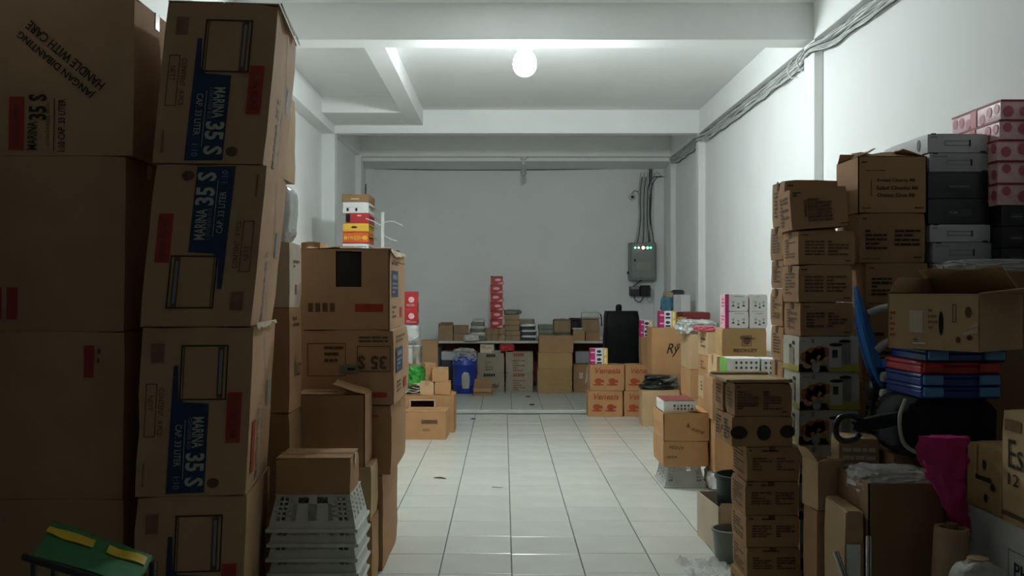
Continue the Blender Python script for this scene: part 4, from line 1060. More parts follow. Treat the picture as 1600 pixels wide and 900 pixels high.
# run of cartons towards the camera along the right
def col(prefix, ys, Y, px0, w_, d_, mats, labs, decos=None, yaw=0):
    for i in range(len(labs)):
        z0 = 0 if i == len(labs) - 1 else Z(ys[i + 1], Y)
        carton(prefix, labs[i], 'carton', X(px0, Y) + w_ / 2, Y, z0, w_, d_, Z(ys[i], Y) - z0, mats[i % len(mats)], tape='x' if i == 0 else None, deco=(decos[i] if decos else None), yaw=yaw, group='cartons along the right side')
def ll(dc): dc.lines('L', .3, .3, .75, .75, 3, 'ink_brown')
col('plain_carton', [522, 577, 622], 9.95, 1078, .50, .52, ['card_light', 'card_orange'], ['upper carton below the messy plastic, beside the scrawled carton', 'middle carton below the messy plastic, beside the scrawled carton', 'floor carton below the messy plastic, beside the scrawled carton'])
bag('plastic_heap', 'messy heap of clear and brown plastic on cartons along the right side', 'plastic', X(1090, 10.1), 10.2, Z(522, 9.95), .32, .40, .13, 'film_thick', 95, amp=.3)
bag('red_bag', 'flat pinkish red bag on the messy plastic at the right', 'bag', X(1098, 9.3), 9.22, Z(519, 9.0), .18, .26, .05, 'rose', 96, amp=.2, sub=3)
col('plain_carton', [519, 557, 590, 626, 668], 9.0, 1106, .48, .46, ['card_light', 'card_orange'], ['topmost carton under the flat red bag at the right', 'second carton below the flat red bag at the right', 'third carton below the flat red bag at the right', 'fourth carton below the flat red bag at the right', 'floor carton below the flat red bag at the right'], [ll, ll, ll, None, None])
col('plain_carton', [556.5, 608, 668], 7.85, 1120, .46, .36, ['card_light'], ['light carton directly under the rooster print carton', 'middle carton of the column under the rooster print carton', 'floor carton of the column under the rooster print carton'])
YK = 7.88
bc('emblem_carton', 'tan carton with a printed square emblem under the white glass boxes', 'carton', 1128, 1198, YK, Z(556.5, 7.85), Z(513, YK), .26, 'card_yellow', lambda dc: (dc.frame('F', .45, .36, .66, .74, .005, 'ink_brown'), dc.ell('F', .56, .56, .03, .035, 'ink_brown'), dc.lines('F', .40, .60, .75, .72, 2, 'ink_brown'), dc.text('F', 'BECKLEY', .53, .2, .20, .028, 0, 'ink_brown', bold=.02)))
def glass(dc):
    dc.rect('F', 0, 0, .16, 1, 'pink', 'printed_panel'); dc.rect('L', .0, 0, 1, 1, 'pink_light', 'printed_panel'); dc.lines('L', .3, .2, .8, .8, 3, 'rose', layer=1)
    dc.lines('F', .38, .84, .8, .90, 1, 'ink_grey')
    for i in range(3):
        u = .34 + .22 * i; v = .42 - (.10 if i == 1 else 0)
        dc.poly('F', [(u - .065, v + .16), (u + .065, v + .16), (u + .01, v), (u - .01, v)], 'grey_case', 'printed_glass'); dc.poly('F', [(u - .075, v - .14), (u + .075, v - .14), (u, v - .02)], 'ink', 'printed_glass')
zk = Z(513, YK); hg = (Z(459.5, YK) - zk) / 2
for i, (nm, a, b_) in enumerate((('left', 1133, 1170), ('right', 1171, 1199.5))):
    for k in range(2):
        bc('glass_box', 'white %s box printed with wine glasses on the emblem carton' % (('lower ', 'upper ')[k] + nm), 'box', a, b_, YK + .01, zk + hg * k, zk + hg * (k + 1) - .001, .17, 'white_card', glass if i == 0 else (lambda dc: (glass(dc), dc.rect('F', 0, 0, .16, 1, 'white_card', 'printed_margin', 1))), group='white wine glass boxes')
YN = 7.32
carton('plain_carton', 'brown carton carrying the mug boxes, behind the dark carton column', 'carton', X(1113, YN) + .25, YN, .555, .50, .36, .331, 'card', tape=None)
carton('plain_carton', 'brown carton on the white bag, behind the dark carton column', 'carton', X(1116, YN) + .24, YN - .01, .15, .48, .38, .405, 'card_orange', tape=None)
bag('plastic_bag', 'squashed white bag on the floor under the brown cartons at the right', 'bag', X(1116, YN) + .21, YN + .18, 0, .44, .34, .15, 'white_plastic', 97, amp=.08, power=.35)
def mug(n):
    def f(dc):
        dc.rect('L', 0, 0, 1, 1, 'green_card', 'printed_panel'); dc.rect('F', 0, 0, .10, 1, 'white_paper', 'printed_margin')
        for i in range(n):
            for j in range(3): dc.ell('F', .28 + .6 * i / max(1, n - 1), .22 + .27 * j, .0095, .0105, 'ink_brown' if (i + j) % 2 else 'dark_grey', 'printed_mug')
        if n < 4: dc.rect('F', .9, 0, 1, 1, 'green_card', 'printed_panel')
    return f
bc('mug_box', 'white and green box with rows of printed mugs, the wider of two', 'box', 1136, 1188, YN + .02, .887, Z(560, YN), .24, 'white_card', mug(5), group='mug boxes')
bc('mug_box', 'white and green box with rows of printed mugs, the narrower of two', 'box', 1189.5, 1216, YN + .03, .887, Z(561, YN), .24, 'white_card', mug(3), group='mug boxes')

# crate stack at the aisle's right edge
YQ = 7.46
qx0, qx1 = X(1037, YQ), X(1105, YQ)
cr = empty('clear_basket', ((qx0 + qx1) / 2, YQ + .24, 0), 'clear plastic basket on the floor under two tan cartons', 'basket')
basket(cr, 'clear_crate', qx1 - qx0 - .02, .46, .17)
def handw(s1):
    return lambda dc: (dc.poly('F', [(.49, .5), (.57, .5), (.53, .68)], 'ink_brown', 'handwritten_mark'), dc.text('F', 'xww', .74, .36, .11, .025, -20, 'ink_brown', 'handwritten_mark', 1, 0, .2))
carton('tan_carton', 'lower tan carton on the clear plastic basket at the aisle edge', 'carton', (X(1036, YQ) + X(1107, YQ)) / 2, YQ - .005, .172, X(1107, YQ) - X(1036, YQ), .50, .20, 'card_orange', tape=None, deco=lambda dc: (dc.text('F', 'HEAVY', .30, .74, .12, .03, -8, 'ink_brown', 'handwritten_mark', 1, 0, .2), dc.lines('F', .1, .3, .3, .45, 1, 'ink_faint')), group='tan cartons at the aisle edge')
open_carton('tan_carton', 'upper open tan carton on the clear plastic basket at the aisle edge', 'carton', (X(1037, YQ) + X(1109, YQ)) / 2, YQ - .005, .373, X(1109, YQ) - X(1037, YQ), .50, .216, 'card_orange', flaps={'L': 172, 'F': -90, 'B': -90, 'R': -86}, fl={'L': .09, 'F': .24, 'B': .24, 'R': .17}, deco=handw(31), group='tan cartons at the aisle edge')
def wb_(dc):
    for i in range(6):
        for j in range(2): dc.ell('F', .34 + .11 * i, .30 + .27 * j, .009, .010, 'ink_brown' if (i * 3 + j) % 4 else 'grey_case', 'printed_mug')
    dc.rect('T', 0, 0, 1, 1, 'maroon', 'printed_lid')
carton('cup_box', 'flat white box with two rows of dark dots on the open tan carton', 'box', (X(1038, YQ) + X(1088, YQ)) / 2, YQ + .03, .594, X(1088, YQ) - X(1038, YQ), .36, .092, 'white_card', tape=None, deco=wb_, amp=.001, dent=.004)

# ------------------------------------------------------------------ things by the foot of the dark carton column
open_carton('open_carton', 'light open carton on the tiles with a dark bucket inside', 'carton', 1.26 + .17, 5.58, 0, .34, .46, .28, 'card_pale', yaw=4, flaps={'F': 12}, fl={'F': .02})
bk = empty('dark_bucket', (1.44, 5.80, .006), 'very dark green bucket standing in the light open carton', 'bucket')
G().lathe([(.115, 0), (.12, .01), (.14, .40), (.15, .402), (.15, .425), (.138, .427), (.134, .40), (.11, .03)], n=24).build('bucket_body', 'teal_dark', bk, 40)
G().tube(spline([(-.148, 0, .41), (-.13, .08, .395), (0, .155, .38), (.13, .08, .395), (.148, 0, .41)], 6), .004, 6).build('handle', 'chrome', bk, 60)
pl = empty('grey_pail', (1.305, 5.45, 0), 'small grey pail on the floor against the dark carton column', 'pail')
G().lathe([(.085, 0), (.09, .008), (.105, .17), (.112, .172), (.112, .185), (.10, .187), (.096, .165), (.08, .02)], n=22).build('pail_body', 'pail_grey', pl, 40)
vs, fs = crumple(.11, .11, .10, 44, sub=3, amp=.3); o = mesh_obj('contents', vs, fs, 'card_dark', pl, 40); o.location = (0, 0, .045)
sh = G(); nx = 22
for i in range(nx + 1):
    for j in range(nx + 1):
        u, v = i / nx, j / nx; e = 1 - max(abs(u - .5), abs(v - .5)) * 2
        x_, y_ = 1.00 + .26 * u + .04 * noise.noise(Vector((v * 4, 1, 2))), 5.05 + .42 * v + .05 * noise.noise(Vector((u * 4, 3, 1)))
        z_ = .003 + max(0, .045 * (abs(noise.noise(Vector((u * 5, v * 5, 4)))) * 1.6 * min(1, e * 5)))
        sh.v.append((x_ + .02 * noise.noise(Vector((u * 9, v * 9, 5))), y_, z_))
for i in range(nx):
    for j in range(nx): a = i * (nx + 1) + j; sh.f.append((a, a + nx + 1, a + nx + 2, a + 1))
o = sh.build('plastic_sheet', 'film', None, 30); tag(o, 'crumpled clear plastic sheet on the tiles at lower right of the aisle', 'plastic')

# litter on the tiles
def litter(name, label, cat, px, py, L_, mat, ang, seed):
    Y = EYE * FPX / (py - VY); rng = random.Random(seed)
    P = spline([(L_ * (t - .5), .012 * rng.uniform(-1, 1), .006) for t in (0, .35, .7, 1)], 4)
    o = G().tube(P, [.003 + .004 * math.sin(math.pi * i / (len(P) - 1)) for i in range(len(P))], 6).build(name, mat, None, 60); o.location = (X(px, Y), Y, 0); o.rotation_euler = (0, 0, ang); tag(o, label, cat)
litter('twig', 'short dark twig lying on the tiles at the left of the aisle', 'twig', 688, 748, .11, 'ink_brown', -.4, 1)
litter('paper_scrap', 'tiny white paper scrap on the tiles in mid aisle', 'paper', 777, 762, .09, 'white_paper', .1, 2)
litter('dirt_speck', 'dark speck on the tiles near the low slotted carton', 'debris', 739, 655, .06, 'ink', .1, 3)
def speck(px, py, lab, seed):
    Y = (EYE - .04) * FPX / (py - VY); bag('dirt_speck', lab, 'debris', X(px, Y), Y, .041, .06, .05, .012, 'ink', seed, sub=2)
speck(831, 633, 'dark speck on the platform just behind the step', 5); speck(825, 620, 'dark speck on the platform nearer the grey cartons', 6)

# ------------------------------------------------------------------ dark carton column
Y6 = 4.4
z6 = [0, .211, .359, .507, .665, .825]
nm6 = ['floor', 'second', 'third', 'fourth']
def d6(dc):
    dc.lines('F', .12, .30, .48, .70, 5, 'ink_brown'); dc.lines('F', .56, .30, .9, .70, 5, 'ink_brown'); dc.rect('F', .42, .86, .54, 1, 'ink_brown', 'packing_tape'); dc.lines('F', .3, .85, .6, .92, 1, 'ink')
    dc.lines('L', .15, .15, .85, .85, 7, 'ink_brown'); dc.lines('F', .06, .86, .14, .93, 1, 'ink')
for i in range(5):
    lab = ('dark brown floor carton at the bottom of the column right of the aisle', 'dark brown carton second from the floor in the column at right of the aisle', 'dark brown carton third from the floor in the column at right of the aisle', 'dark brown carton fourth from the floor in the column at right of the aisle', 'dark brown carton in the right column directly under the one with printed discs')[i]
    carton('dark_carton', lab, 'carton', (X(1165, Y6) + X(1250, Y6)) / 2 + (-.006, .004, .0, -.003, .002)[i], Y6, z6[i], X(1250, Y6) - X(1165, Y6), .275, z6[i + 1] - z6[i] - .001, 'card', tape=None, deco=d6, group='dark carton column')
def d6b(dc):
    dc.ell('F', .52, .46, .033, .036, 'ink', 'printed_disc', n=20); dc.ell('F', .12, .46, .04, .03, 'ink', 'printed_disc', n=20); dc.ell('F', .9, .5, .035, .03, 'ink', 'printed_disc', n=20)
    dc.lines('L', .2, .15, .85, .85, 6, 'ink'); dc.ell('L', .75, .3, .008, .012, 'ink', 'printed_disc')
def d6c(dc):
    dc.lines('F', .06, .18, .42, .78, 7, 'ink_brown'); dc.lines('F', .50, .18, .82, .78, 7, 'ink_brown'); dc.lines('F', .82, .1, .95, .17, 1, 'ink'); dc.lines('F', .04, .85, .14, .92, 1, 'ink'); dc.lines('L', .2, .2, .8, .85, 6, 'ink_brown')
def up6(lab, px0, px1, y0, d, za, zb_, dc, flaps=False): carton('dark_carton', lab, 'carton', (X(px0, Y6) + X(px1, Y6)) / 2, y0, za, X(px1, Y6) - X(px0, Y6), d, zb_ - za - .001, 'card', tape=None, flaps=flaps, deco=dc, group='dark carton column')
up6('dark brown carton with three black printed discs in the column at right of the aisle', 1143, 1240, Y6, .19, .825, .967, d6b)
up6('dark brown carton just behind the one with printed discs', 1144, 1240, Y6 + .195, .17, .825, .965, d6b)
up6('dark brown front carton on top of the column at right of the aisle, finely printed', 1147, 1238, Y6, .18, .967, 1.12, d6c)
up6('dark brown rear carton on top of the column at right of the aisle', 1144, 1238, Y6 + .195, .17, .967, 1.118, d6c)
lid = open_carton('loose_lid', 'loose pale cardboard lid lying across the top of the dark carton column', 'lid', (X(1134, Y6) + X(1238, Y6)) / 2 , Y6 + .005, 1.1215, .30, .37, .012, 'card_light', flaps={'B': 70, 'F': 95}, fl={'B': .02, 'F': .012})

# ------------------------------------------------------------------ jar boxes and brown cartons behind
Y7 = 4.55
z7 = [0, .212, .454, .629, .813, .979, 1.160, 1.331]
jl = ['jar photo box on the floor, lowest of the jar box column', 'jar photo box second from the floor in the jar box column', 'jar photo box third from the floor in the jar box column', 'jar photo box in the middle of the jar box column', 'jar photo box third from the top in the jar box column', 'jar photo box second from the top in the jar box column', 'jar photo box on top of the jar box column, yellow band along its foot']
def jar(dc):
    dc.rect('F', 0, 0, 1, .20, 'photo_yellow', 'printed_band'); dc.poly('F', [(.0, .0), (.5, .0), (.45, .16), (.0, .22)], 'dark_void', 'printed_shadow', 1)
    rng = random.Random(5)
    for u, v, r_, m in ((.12, .42, .03, 'photo_orange'), (.22, .52, .032, 'photo_orange'), (.32, .48, .034, 'photo_peach'), (.43, .55, .03, 'photo_orange'), (.20, .34, .03, 'photo_peach'), (.34, .60, .026, 'photo_orange'), (.14, .2, .022, 'photo_peach'), (.42, .32, .026, 'photo_peach')):
        dc.ell('F', u, v, r_, r_ * .85, m, 'printed_food', 2)
    dc.ell('F', .28, .12, .02, .025, 'grey_case', 'printed_food', 3)
    for u, v0, v1, wd in ((.76, .22, .86, .10), (.61, .12, .76, .11)):
        dc.rect('F', u - wd, v0, u + wd * .9, v1, 'photo_jar' if u > .7 else 'photo_cream', 'printed_jar', 2 if u > .7 else 3); dc.ell('F', u, v1, wd * dc.w * 1.02, .008, 'ink', 'printed_jar_lid', 4)
    dc.rect('F', .55, .40, .64, .62, 'dark_grey', 'printed_mark', 4)
    dc.text('F', 'U', .23, .87, .012, .022, 0, 'ink', bold=.03); dc.lines('F', .05, .84, .2, .88, 1, 'ink_grey')
    dc.rect('L', 0, 0, 1, .15, 'photo_yellow', 'printed_band'); dc.rect('L', .45, .2, .72, .68, 'photo_jar', 'printed_jar', 1); dc.ell('L', .52, .70, .02, .01, 'ink', 'printed_jar_lid', 2); dc.ell('L', .7, .80, .018, .01, 'ink', 'printed_jar_lid', 2)
for i in range(7):
    carton('jar_box', jl[i], 'box', (X(1248, Y7) + X(1342, Y7)) / 2 + (.004 if i % 2 else 0), Y7, z7[i], X(1342, Y7) - X(1248, Y7), .26, z7[i + 1] - z7[i] - .001, 'photo_cream', tape=None, deco=jar, group='jar photo boxes', amp=.002, dent=.006)
def bt(dc):
    dc.lines('F', .12, .25, .46, .72, 5, 'ink_brown'); dc.lines('F', .52, .25, .88, .72, 5, 'ink_brown'); dc.lines('F', .06, .84, .18, .9, 1, 'ink'); dc.lines('F', .82, .08, .94, .14, 1, 'ink')
    dc.lines('L', .2, .2, .8, .8, 7, 'ink_brown'); dc.rect('L', .42, .8, .58, 1, 'ink_brown', 'packing_tape')
z7b = [1.331, 1.494, 1.675, 1.838]
bl7 = ['brown printed carton directly on the jar box column', 'brown printed carton two above the jar box column', 'brown printed carton three above the jar box column, under the tilted one']
px7 = [(1250, 1334), (1247, 1333), (1247, 1337)]
for i in range(3):
    carton('brown_carton', bl7[i], 'carton', (X(px7[i][0], Y7) + X(px7[i][1], Y7)) / 2, Y7, z7b[i], X(px7[i][1], Y7) - X(px7[i][0], Y7), .26, z7b[i + 1] - z7b[i] - .001, 'card', tape=None, deco=bt, group='brown cartons on the jar boxes')
def bt2(dc):
    dc.lines('F', .30, .15, .72, .75, 7, 'ink_brown', fill=.6); dc.rect('F', .25, .3, .28, .7, 'ink_brown', 'printed_rule'); dc.lines('F', .06, .8, .2, .92, 2, 'ink'); dc.lines('F', .85, .05, .98, .1, 1, 'ink'); dc.lines('L', .2, .1, .8, .85, 8, 'ink_brown')
tc_ = carton('brown_carton', 'brown printed carton tilted askew on top of the jar box column', 'carton', (X(1237, Y7) + X(1325, Y7)) / 2, Y7 - .01, 1.842, .272, .25, .195, 'card', tape=None, deco=bt2, yaw=-3, group='brown cartons on the jar boxes')
tc_.rotation_euler[1] = math.radians(-4.0); tc_.location.z = 1.850

Y7r = 4.87
zr7 = [0, .40, .80, 1.185, 1.366, 1.563, 1.71, 1.885, 2.12]
rl7 = ['on the floor', 'second from the floor', 'third from the floor', 'fourth from the floor', 'fifth from the floor', 'third from the top', 'second from the top', 'topmost']
for i in range(8):
    carton('brown_carton', 'brown printed carton in the rear column by the white wall, ' + rl7[i], 'carton', X(1222 if i < 7 else 1224, Y7r) + .14 + (.004 if i % 2 else 0), Y7r, zr7[i], .28, .22, zr7[i + 1] - zr7[i] - .001, 'card', tape=None, deco=bt, group='rear column of brown cartons')

Y8 = 4.75
z8 = [0, .365, .73, 1.10, 1.466, 1.69, 1.94, 2.219]
def e8(dc):
    for k, s_ in enumerate(('Sweet Cherry Mi', 'Salad Chunks Mi', 'Onion Slice Mi')):
        dc.text('F', s_, .55 + .015 * (k == 1), .575 - .13 * k, .19 + .02 * (k == 1), .02, 0, 'ink_brown', bold=.04)
    dc.lines('F', .05, .88, .16, .93, 1, 'ink'); dc.lines('F', .12, .74, .4, .77, 1, 'ink_brown'); dc.lines('F', .05, .06, .4, .10, 1, 'ink_brown'); dc.lines('F', .82, .06, .95, .11, 1, 'ink'); dc.rect('F', .18, .3, .20, .6, 'ink_faint', 'printed_rule')
def e8b(dc):
    dc.lines('F', .10, .25, .42, .68, 5, 'ink'); dc.lines('F', .54, .32, .92, .68, 4, 'ink'); dc.lines('F', .06, .86, .14, .91, 1, 'ink'); dc.lines('F', .05, .06, .4, .10, 1, 'ink_brown'); dc.lines('F', .82, .08, .95, .13, 1, 'ink')
l8 = ['on the floor', 'second from the floor', 'third from the floor', 'fourth from the floor', 'third from the top', 'second from the top']
for i in range(6):
    a, b_ = X((1342, 1342, 1342, 1350, 1352, 1342)[i], Y8), X((1448, 1448, 1448, 1450, 1450, 1446)[i], Y8)
    carton('brown_carton', 'brown carton in the column between jar boxes and grey cases, ' + l8[i], 'carton', (a + b_) / 2, Y8, z8[i], b_ - a, .31, z8[i + 1] - z8[i] - .001, 'card', tape=None, deco=e8b, group='brown cartons beside the grey cases')
open_carton('brown_carton', 'open brown carton with three bold lines of lettering, topmost beside the grey cases', 'carton', (X(1341, Y8) + X(1448, Y8)) / 2, Y8, z8[6], X(1448, Y8) - X(1341, Y8), .31, z8[7] - z8[6], 'card', flaps={'B': -12, 'L': -70, 'F': -80, 'R': -75}, fl={'B': .05, 'L': .1, 'F': .14, 'R': .12}, deco=e8, group='brown cartons beside the grey cases')

# ------------------------------------------------------------------ grey and black cases
def case_d(dark):
    def f(dc):
        m = 'black_plastic' if dark else 'dark_grey'
        if not dark:
            dc.frame('F', .28, .35, .70, .62, .004, 'ink_grey'); dc.rect('F', .68, .32, .705, .66, 'ink', 'printed_mark'); dc.lines('F', .05, .75, .3, .85, 1, 'ink_grey'); dc.rect('F', .06, .93, .14, 1, 'ink', 'latch_mark'); dc.rect('F', .86, .0, .95, .07, 'ink', 'latch_mark')
            dc.ell('L', .82, .5, .02, .03, 'ink_grey')
        else:
            dc.rect('F', .3, .3, .7, .6, 'dark_grey', 'printed_panel'); dc.lines('F', .34, .4, .66, .5, 1, 'ink_grey', layer=1)
    return f
Y9 = 4.75
z9 = [0, .42, .84, 1.26, 1.60, 1.69, 1.793, 1.883, 2.011, 2.145, 2.241, 2.338]
n9 = ['carton on the floor supporting the grey and black cases', 'second carton from the floor under the grey and black cases', 'third carton from the floor under the grey and black cases', 'fourth carton from the floor under the grey and black cases',
      'grey flat case at the bottom of the case stack, just above the open flaps', 'light grey flat case with a handle outline, second in the case stack', 'light grey flat case under the black cases', 'lower black case in the middle of the case stack', 'upper black case in the middle of the case stack', 'light grey flat case with a handle outline, second from the top', 'pale grey flat case on top of the case stack']
m9 = ['card'] * 4 + ['grey_case', 'grey_case', 'grey_case_light', 'black_plastic', 'black_plastic', 'grey_case', 'grey_case_light']
p9 = [(1452, 1546)] * 4 + [(1458, 1550), (1457, 1550), (1453, 1548), (1450, 1546), (1450, 1546), (1452, 1547), (1449, 1545)]
for i in range(11):
    a, b_ = X(p9[i][0], Y9), X(p9[i][1], Y9)
    carton('flat_case' if i > 3 else 'plain_carton', n9[i], 'case' if i > 3 else 'carton', (a + b_) / 2, Y9, z9[i], b_ - a, .50 + (.05 if i == 10 else 0), z9[i + 1] - z9[i] - .0015, m9[i], tape=None, deco=(case_d(m9[i] == 'black_plastic') if i > 3 else None), group='case stack' if i > 3 else 'cartons under the case stack', amp=.001, dent=.004)

Y10 = 4.66
z10 = [0, .41, .82, 1.23, 1.656, 1.76, 1.867, 1.97, 2.08, 2.19, 2.293, 2.391, 2.489]
def rose_d(dc):
    rng = random.Random(dc.rng.random())
    for f in 'FLT':
        W, H = dc.dims(f)
        nr_ = max(2, int(W / .066))
        for k in range(nr_):
            u = (k + .5) / nr_; v = .25 + .5 * rng.random()
            r_ = rng.uniform(.022, .030); r_ = min(r_, H * .42); v = min(max(v, r_ / H + .02), 1 - r_ / H - .16)
            dc.ell(f, min(max(u, r_ / W), 1 - r_ / W), v, r_, r_, 'rose', 'printed_rose', k % 2)
    dc.rect('F', 0, .90, 1, 1, 'rim_red', 'lid_rim', 2); dc.rect('L', 0, .90, 1, 1, 'rim_red', 'lid_rim', 2); dc.rect('L', .42, 0, .54, .9, 'red', 'printed_ribbon', 3)
n10 = ['carton on the floor supporting the rose boxes', 'second carton from the floor under the rose boxes', 'third carton from the floor under the rose boxes', 'fourth carton from the floor under the rose boxes', 'bottom black case under the rose boxes', 'middle black case under the rose boxes', 'top black case under the rose boxes',
       'pink box with rose print, lowest of five by the right wall', 'pink box with rose print, fourth from the top by the right wall', 'pink box with rose print, third from the top by the right wall', 'pink box with rose print, second from the top by the right wall', 'pink box with rose print, topmost by the right wall']
for i in range(12):
    p0 = 1564 if i < 7 else (1559, 1559, 1558, 1561, 1563)[i - 7]
    a = X(p0, Y10); b_ = 2.595
    m = 'card' if i < 4 else 'black_plastic' if i < 7 else 'pink_light'
    carton('plain_carton' if i < 4 else 'flat_case' if i < 7 else 'rose_box', n10[i], 'carton' if i < 4 else 'case' if i < 7 else 'box', (a + b_) / 2, Y10, z10[i], b_ - a, .30 if i < 4 else .46 if i < 7 else .50, z10[i + 1] - z10[i] - .0015, m, tape=None, deco=(rose_d if i > 6 else case_d(True) if i > 3 else None), group=('cartons under the rose boxes', 'black cases under the rose boxes', 'rose print boxes')[0 if i < 4 else 1 if i < 7 else 2], amp=.001, dent=.004)

# ------------------------------------------------------------------ right foreground clutter
YD = 3.62
open_carton('tall_carton', 'tall dark open carton in the right foreground with a plastic liner', 'carton', (X(1357, YD) + X(1478, YD)) / 2, YD, 0, X(1478, YD) - X(1357, YD), .36, Z(756, YD), 'card_dark', flaps={'L': -172}, fl={'L': .04})
bag('plastic_liner', 'crumpled clear liner bulging from the tall dark open carton', 'plastic', (X(1357, YD) + X(1478, YD)) / 2, YD + .15, Z(756, YD) - .06, .26, .24, .09, 'film', 101, amp=.25)
# black folded bag on top of a support behind the tall carton
carton('plain_carton', 'carton standing behind the tall dark carton in the right foreground', 'carton', 1.82, 4.0, 0, .36, .27, .86, 'card')
bbag = empty('black_bag', (1.80, 3.97, .861), 'big soft black bag with a pale strap under the blue flat boxes', 'bag')
vs, fs = crumple(.40, .36, .26, 17, sub=4, amp=.05, power=.5); zz = min(v[2] for v in vs); mesh_obj('bag_body', [(a, b_, min(.252, c - zz)) for a, b_, c in vs], fs, 'black_cloth', bbag, 40)
G().tube(spline([(-.17, -.12, .245), (-.215, -.17, .17), (-.20, -.19, .07), (-.10, -.20, .02)], 6), .008, 6).build('piping', 'strap', bbag, 60)
YS = 3.78
sx0, sx1 = X(1441, YS), X(1566, YS)
zz0 = 1.115
for k, (m, lab) in enumerate((('blue_dark', 'blue flat plastic box at the bottom of the stack under the handled carton'), ('blue_dark', 'blue flat plastic box second from the bottom under the handled carton'), ('red', 'dark red flat plastic box in the stack under the handled carton'), ('blue_dark', 'blue flat plastic box touching the handled carton from below'))):
    r = empty('flat_plastic_box', ((sx0 + sx1) / 2 + (.02 if k == 3 else 0), YS + .18, zz0 + .049 * k), lab, 'box', 'flat plastic boxes')
    hw2 = (sx1 - sx0) / 2
    G().chbox(-hw2, hw2, -.17, .18, 0, .034, .006).build('tray', m, r); G().chbox(-hw2 - .004, hw2 + .004, -.175, .184, .034, .048, .004).build('lid', m, r)
    for u in (-hw2 + .045, hw2 - .05):
        G().chbox(u - .04, u + .04, -.186, -.172, .008, .046, .004).build('latch', 'red' if m == 'red' else 'blue_clip', r)
def hd(dc):
    dc.ell('F', .60, .48, .010, .048, 'dark_void', 'handle_hole'); dc.lines('F', .46, .35, .56, .75, 4, 'ink_faint'); dc.frame('F', .72, .5, .76, .82, .003, 'ink_brown'); dc.ell('F', .885, .68, .013, .022, 'ink_brown'); dc.lines('F', .3, .10, .42, .2, 2, 'ink_brown'); dc.rect('F', .29, .10, .43, .125, 'white_paper', 'paper_label', 1)
    dc.ell('F', .78, .2, .009, .012, 'ink_brown'); dc.ell('F', .90, .24, .012, .01, 'ink_brown'); dc.rect('F', .25, .3, .40, .7, 'card_pale', 'worn_patch'); dc.lines('F', .03, .2, .09, .7, 5, 'ink_venesia'); dc.poly('F', [(.80, .30), (.98, .42), (.99, .34), (.86, .28)], 'tape_clear', 'shiny_tape', 2); dc.poly('F', [(.86, .40), (.98, .52), (.99, .44)], 'tape_clear', 'shiny_tape', 2)
open_carton('handled_carton', 'brown carton with an oval handle hole and loose flaps in the right foreground', 'carton', 1.692, 3.75, zz0 + .049 * 4 + .002, .377, .35, .222, 'card_light', yaw=-53, flaps={'L': -30, 'R': 80, 'B': -58, 'F': -96}, fl={'L': .07, 'R': .16, 'B': .17, 'F': .12}, deco=hd)
carton('lid_carton', 'dark carton under glossy film, above the handled carton at far right', 'carton', 2.23, 4.05, 0, .40, .28, 1.63, 'card_dark', tape=None)
bag('plastic_sheet', 'glossy clear film crumpled on the dark carton above the handled carton', 'plastic', 2.18, 4.18, 1.631, .40, .24, .05, 'film', 104, amp=.25)

# blue child seat
CYc = 4.32
ch = empty('child_seat', (X(1368, CYc), CYc, .68), 'bright blue plastic child seat with pale armrests and strap in the right foreground', 'child seat')
def dish(name, mat, cen, e1, e2, ra, rb, depth, nrm, th=.012, taper=.0):
    n, m = 24, 6; vs = []
    for s_ in (0, 1):
        for j in range(m + 1):
            for i in range(n):
                a = 2 * math.pi * i / n; r_ = j / m
                wv = ra * (1 - taper * (math.sin(a) * r_))
                p = Vector(cen) + Vector(e1) * (math.cos(a) * r_ * wv) + Vector(e2) * (math.sin(a) * r_ * rb) + Vector(nrm) * (depth * r_ * r_ - s_ * th)
                vs.append(p)
    fs = []; o = (m + 1) * n
    for j in range(m):
        for i in range(n):
            i2 = (i + 1) % n; fs.append((j * n + i, (j + 1) * n + i, (j + 1) * n + i2, j * n + i2)); fs.append((o + j * n + i, o + j * n + i2, o + (j + 1) * n + i2, o + (j + 1) * n + i))
    for i in range(n): i2 = (i + 1) % n; fs.append((m * n + i, o + m * n + i, o + m * n + i2, m * n + i2))
    return mesh_obj(name, vs, fs, mat, ch, 50)
def cp(px, py, Y=CYc): return Vector((X(px, Y) - X(1368, CYc), Y - CYc, Z(py, Y) - .68))
top, bot = cp(1326, 450), cp(1374, 618)
ax = (top - bot); L_ = ax.length; ax.normalize()
side = Vector((.44, .898, 0)); nr = ax.cross(side); nr.normalize()
if nr.x < 0: nr = -nr
bkp = dish('backrest', 'blue', (top + bot) / 2, side, ax, .15, L_ / 2, .035, nr, taper=.22)
dish('backrest_rib', 'blue', (top + bot) / 2 - nr * .010 - ax * .03, side, ax, .055, L_ * .30, .012, nr, .014)
st0 = cp(1378, 600)
dish('seat_pan', 'blue', st0 + Vector((.13, .03, .05)), Vector((.96, 0, .2)).normalized(), Vector((0, 1, 0)), .16, .17, .06, Vector((-.2, 0, .98)), .012)
for k, (a, b_) in enumerate((((1358, 490, 4.40), (1388, 480, 4.36)), ((1370, 548, 4.22), (1394, 532, 4.20)))):
    p, q_ = cp(*a), cp(*b_); d_ = (q_ - p)
    G().tube(spline([p, p + d_ * .5 + Vector((0, 0, .006)), q_], 4), [.018] * 9, 8).build('armrest', 'off_white', ch, 50)
P = spline([cp(1387, 560, 4.18), cp(1396, 590, 4.17), cp(1399, 640, 4.16), cp(1398, 690, 4.16), cp(1393, 735, 4.15)], 6)
g = G()
for i, p in enumerate(P):
    for dx, dy in ((-.011, 0), (.011, .003), (.011, .006), (-.011, .003)): g.v.append((p.x + dx, p.y + dy, p.z))
